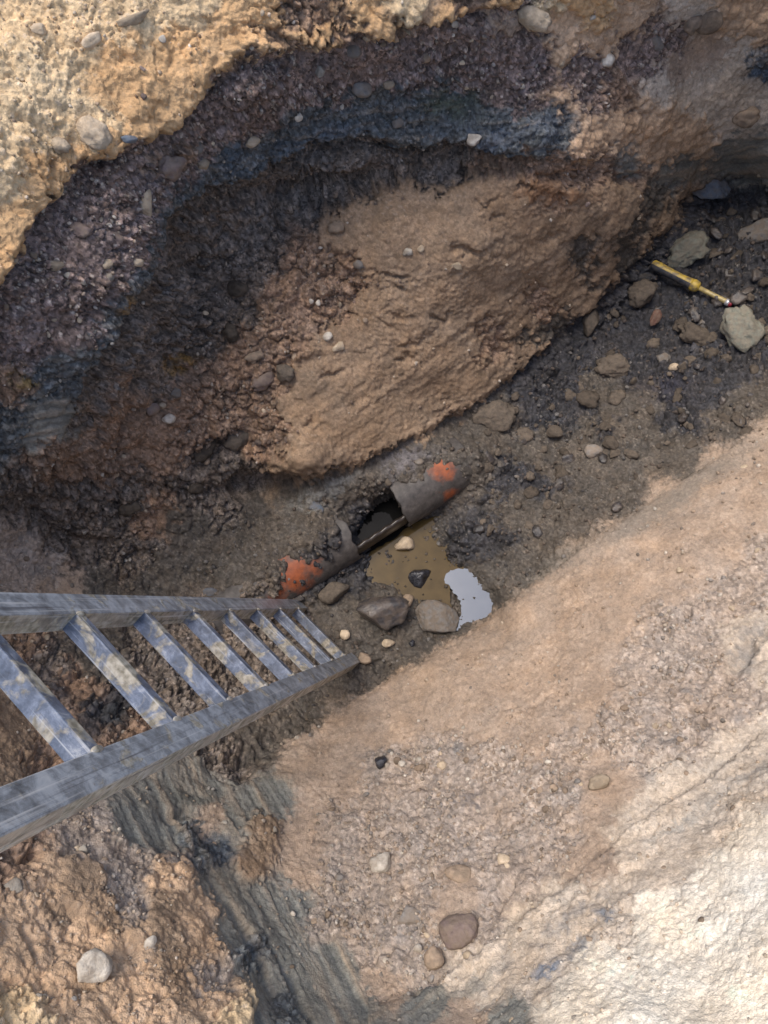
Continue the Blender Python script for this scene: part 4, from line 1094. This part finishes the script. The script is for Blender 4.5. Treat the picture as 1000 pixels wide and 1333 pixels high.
def ladder_material(name, blue, tan_amt, seed, run):
    m, nt, b = new_mat(name)
    N = nt.nodes.new; L = nt.links.new
    geo = N('ShaderNodeNewGeometry'); oi = N('ShaderNodeObjectInfo')
    ad = N('ShaderNodeVectorMath'); ad.operation = 'ADD'; L(geo.outputs['Position'], ad.inputs[0])
    sc_ = N('ShaderNodeMath'); sc_.operation = 'MULTIPLY'; sc_.inputs[1].default_value = 7.0; L(oi.outputs['Random'], sc_.inputs[0]); L(sc_.outputs[0], ad.inputs[1])
    n = N('ShaderNodeTexNoise'); n.inputs['Scale'].default_value = 24; n.inputs['Detail'].default_value = 10; n.inputs['Roughness'].default_value = .72; n.inputs['Distortion'].default_value = .35
    L(ad.outputs[0], n.inputs['Vector'])
    base = ramp(nt, [(.30, tuple(c * .35 for c in blue)), (.47, blue), (.58, tuple(c * 1.5 + .03 for c in blue)), (.70, (.42, .43, .44))]); L(n.outputs['Fac'], base.inputs[0])
    n2 = N('ShaderNodeTexNoise'); n2.inputs['Scale'].default_value = 15; n2.inputs['Detail'].default_value = 10; n2.inputs['Roughness'].default_value = .58; n2.inputs['Distortion'].default_value = .6
    L(ad.outputs[0], n2.inputs['Vector'])
    mk = ramp(nt, [(.59 - tan_amt, (0, 0, 0)), (.66 - tan_amt, (1, 1, 1))]); L(n2.outputs['Fac'], mk.inputs[0])
    n3 = N('ShaderNodeTexNoise'); n3.inputs['Scale'].default_value = 70; n3.inputs['Detail'].default_value = 6; L(ad.outputs[0], n3.inputs['Vector'])
    mud = ramp(nt, [(.35, (.16, .14, .10)), (.65, (.40, .36, .29))]); L(n3.outputs['Fac'], mud.inputs[0])
    mx = N('ShaderNodeMix'); mx.data_type = 'RGBA'; L(mk.outputs[0], mx.inputs['Factor']); L(base.outputs[0], mx.inputs['A']); L(mud.outputs[0], mx.inputs['B'])
    # scratches along the length
    cx_ = N('ShaderNodeCombineXYZ')
    for slot, ax, k in (('X', e1, 3.0 if run else 160.0), ('Y', e2, 160.0 if run else 4.0), ('Z', nn, 160.0)):
        dt = N('ShaderNodeVectorMath'); dt.operation = 'DOT_PRODUCT'; L(geo.outputs['Position'], dt.inputs[0]); dt.inputs[1].default_value = tuple(float(c) * k for c in ax)
        L(dt.outputs['Value'], cx_.inputs[slot])
    ns = N('ShaderNodeTexNoise'); ns.inputs['Scale'].default_value = 1.0; ns.inputs['Detail'].default_value = 4; L(cx_.outputs[0], ns.inputs['Vector'])
    rs = ramp(nt, [(.60, (0, 0, 0)), (.72, (.75, .75, .75))]); L(ns.outputs['Fac'], rs.inputs[0])
    ms = N('ShaderNodeMix'); ms.data_type = 'RGBA'; L(rs.outputs[0], ms.inputs['Factor']); L(mx.outputs['Result'], ms.inputs['A']); ms.inputs['B'].default_value = (.50, .50, .50, 1)
    rd = ramp(nt, [(.28, (.7, .7, .7)), (.40, (0, 0, 0))]); L(ns.outputs['Fac'], rd.inputs[0])
    md = N('ShaderNodeMix'); md.data_type = 'RGBA'; L(rd.outputs[0], md.inputs['Factor']); L(ms.outputs['Result'], md.inputs['A']); md.inputs['B'].default_value = (.05, .05, .06, 1)
    L(md.outputs['Result'], b.inputs['Base Color'])
    rr = ramp(nt, [(0, (.30, .30, .30)), (1, (.85, .85, .85))]); L(mk.outputs[0], rr.inputs[0]); L(rr.outputs[0], b.inputs['Roughness'])
    b.inputs['Specular IOR Level'].default_value = .6
    am = N('ShaderNodeMath'); am.operation = 'MULTIPLY_ADD'; am.inputs[1].default_value = .5
    L(mk.outputs[0], am.inputs[0]); L(n.outputs['Fac'], am.inputs[2])
    bp = N('ShaderNodeBump'); bp.inputs['Strength'].default_value = .6; bp.inputs['Distance'].default_value = .003
    L(am.outputs[0], bp.inputs['Height']); L(bp.outputs['Normal'], b.inputs['Normal'])
    return m


LRUNG = ladder_material('muddy_blue_steel', (.082, .100, .138), .085, 1, False)
LRAIL = ladder_material('muddy_grey_steel', (.20, .215, .235), .03, 2, True)
LTAN = ladder_material('muddy_tan_bank_reflection', (.24, .22, .19), .12, 3, True)  # tan of the reflected bank painted in, with mud patches over it


def beam(name, mat, parent, o, ax, x0, x1, ay, y0, y1, az, z0, z1, bev=.004, nseg=1):
    bm = bmesh.new()
    bmesh.ops.create_cube(bm, size=1.0)
    for v in bm.verts:
        v.co = Vector(((x0 + x1) / 2 + v.co.x * (x1 - x0), (y0 + y1) / 2 + v.co.y * (y1 - y0), (z0 + z1) / 2 + v.co.z * (z1 - z0)))
    bmesh.ops.bevel(bm, geom=bm.edges[:], offset=bev, segments=3, profile=.6, affect='EDGES', clamp_overlap=True)
    for v in bm.verts:
        c = np.array(v.co)
        v.co = Vector(o + ax * c[0] + ay * c[1] + az * c[2])
    bmesh.ops.recalc_face_normals(bm, faces=bm.faces[:])
    me = bpy.data.meshes.new(name); bm.to_mesh(me); bm.free()
    me.materials.append(mat); me.materials.append(LTAN)
    for p in me.polygons:
        p.use_smooth = False
        if name == 'rail' and abs(np.array(p.normal) @ ay) > .9: p.material_index = 1      # tan reflection of the bank painted on the outer and inner sides
    return link(name, me, mat, parent)


LADDER = tag(frame_obj('ladder'), 'muddy blue-grey steel ladder with flat rungs leaning down into the trench', 'ladder')
RA, RB = .062, .052
n0 = -.026
K0, K1 = -1.9, 7.62
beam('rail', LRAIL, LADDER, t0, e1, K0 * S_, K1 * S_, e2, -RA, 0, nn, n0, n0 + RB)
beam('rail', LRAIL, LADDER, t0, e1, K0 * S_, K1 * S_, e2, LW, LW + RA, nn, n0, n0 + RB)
for k in range(-1, 8):
    beam('rung', LRUNG, LADDER, t0, e1, k * S_, k * S_ + .030, e2, -.004, LW + .004, nn, n0 + .002, n0 + .046, .003)

bead_v, bead_f = ICO[2]
for k in range(0, 8):
    for w_ in (0.0, LW):
        q = np.random.RandomState(k * 2 + int(w_ > 0))
        W = bead_v * (1 + .25 * fbm((bead_v * 3 + k).astype(np.float32), 3))[:, None]
        c = t0 + e1 * (k * S_ + .015) + e2 * w_ + nn * (n0 + .001)
        V_ = c + W[:, :1] * e1 * .017 + W[:, 1:2] * e2 * .007 + W[:, 2:] * nn * .005
        link('weld', fast_mesh('weld', V_, bead_f), LTAN, LADDER)

# ------------------------------------------------------------------ yellow and black hand tool
def flat_mat(name, col, rough=.5, metal=0.0, dirt=.5):
    m, nt, b = new_mat(name)
    N = nt.nodes.new; L = nt.links.new
    geo = N('ShaderNodeNewGeometry')
    n = N('ShaderNodeTexNoise'); n.inputs['Scale'].default_value = 45; n.inputs['Detail'].default_value = 8; L(geo.outputs['Position'], n.inputs['Vector'])
    r = ramp(nt, [(.42, (0, 0, 0)), (.62, (dirt, dirt, dirt))]); L(n.outputs['Fac'], r.inputs[0])
    mx = N('ShaderNodeMix'); mx.data_type = 'RGBA'; L(r.outputs[0], mx.inputs['Factor']); mx.inputs['A'].default_value = (*col, 1); mx.inputs['B'].default_value = (.10, .085, .07, 1)
    L(mx.outputs['Result'], b.inputs['Base Color'])
    b.inputs['Roughness'].default_value = rough; b.inputs['Metallic'].default_value = metal
    return m


YEL = flat_mat('yellow_plastic', (.46, .32, .05), .5, 0, .8); BLK = flat_mat('black_rubber', (.02, .025, .035), .5); SHF = flat_mat('ochre_shaft', (.42, .33, .13), .4, 0, .4)
TIPM = flat_mat('bright_steel', (.75, .75, .78), .25, .6, .1); REDM = flat_mat('red_plastic', (.28, .02, .04), .4, 0, .2)


def pt_over(u, v, h):
    p, nrm, _ = surf(u, v); return p + np.array([0, 0, h])


ta, tb = pt_over(846, 349, .045), pt_over(950, 401, .03)
tdir = tb - ta; tlen = np.linalg.norm(tdir); tdir /= tlen
tview = CAMP - ta; tview -= tdir * (tview @ tdir); tview /= np.linalg.norm(tview)
tside = np.cross(tdir, tview)
if (tside @ np.array([0, -1.0, 0])) < 0: tside = -tside       # towards the near bank
TOOL = tag(frame_obj('hand_tool'), 'yellow and black handled hand tool with thin ochre shaft on the dark rubble', 'tool')


def turned(name, mat, prof, a0, a1, flatten=1.0, seg=24):
    """profile (fraction of length, radius) turned about the tool's axis between two angles"""
    full = (a1 - a0) >= 359
    nseg = seg
    Vv, Ff = [], []
    cols = nseg if full else nseg + 1
    for (f, r) in prof:
        for a in range(cols):
            th = math.radians(a0 + (a1 - a0) * a / nseg)
            Vv.append(ta + tdir * f * tlen + (tside * math.cos(th) + tview * math.sin(th) * flatten) * r)
    for i in range(len(prof) - 1):
        for a in range(nseg):
            b2 = (a + 1) % cols
            Ff.append((i * cols + a, i * cols + b2, (i + 1) * cols + b2, (i + 1) * cols + a))
    return link(name, fast_mesh(name, np.array(Vv), np.array(Ff)), mat, TOOL)


HP = [(0, .001), (.003, .018), (.02, .026), (.08, .028), (.2, .025), (.35, .024), (.45, .026), (.5, .028)]
turned('handle', YEL, HP, 92, 260)
turned('grip', BLK, [(f, r * 1.06) for f, r in HP], -102, 94)
turned('collar', YEL, [(.49, .005), (.495, .028), (.52, .031), (.56, .031), (.585, .026), (.6, .014), (.602, .002)], 0, 360)
turned('shaft', SHF, [(.595, .002), (.597, .012), (.7, .0125), (.85, .013), (.92, .013)], 0, 360)
turned('tip', TIPM, [(.915, .002), (.918, .017), (.955, .018), (.965, .012)], 0, 360)
turned('end_cap', REDM, [(.96, .012), (.965, .017), (.99, .016), (1.0, .001)], 0, 360)
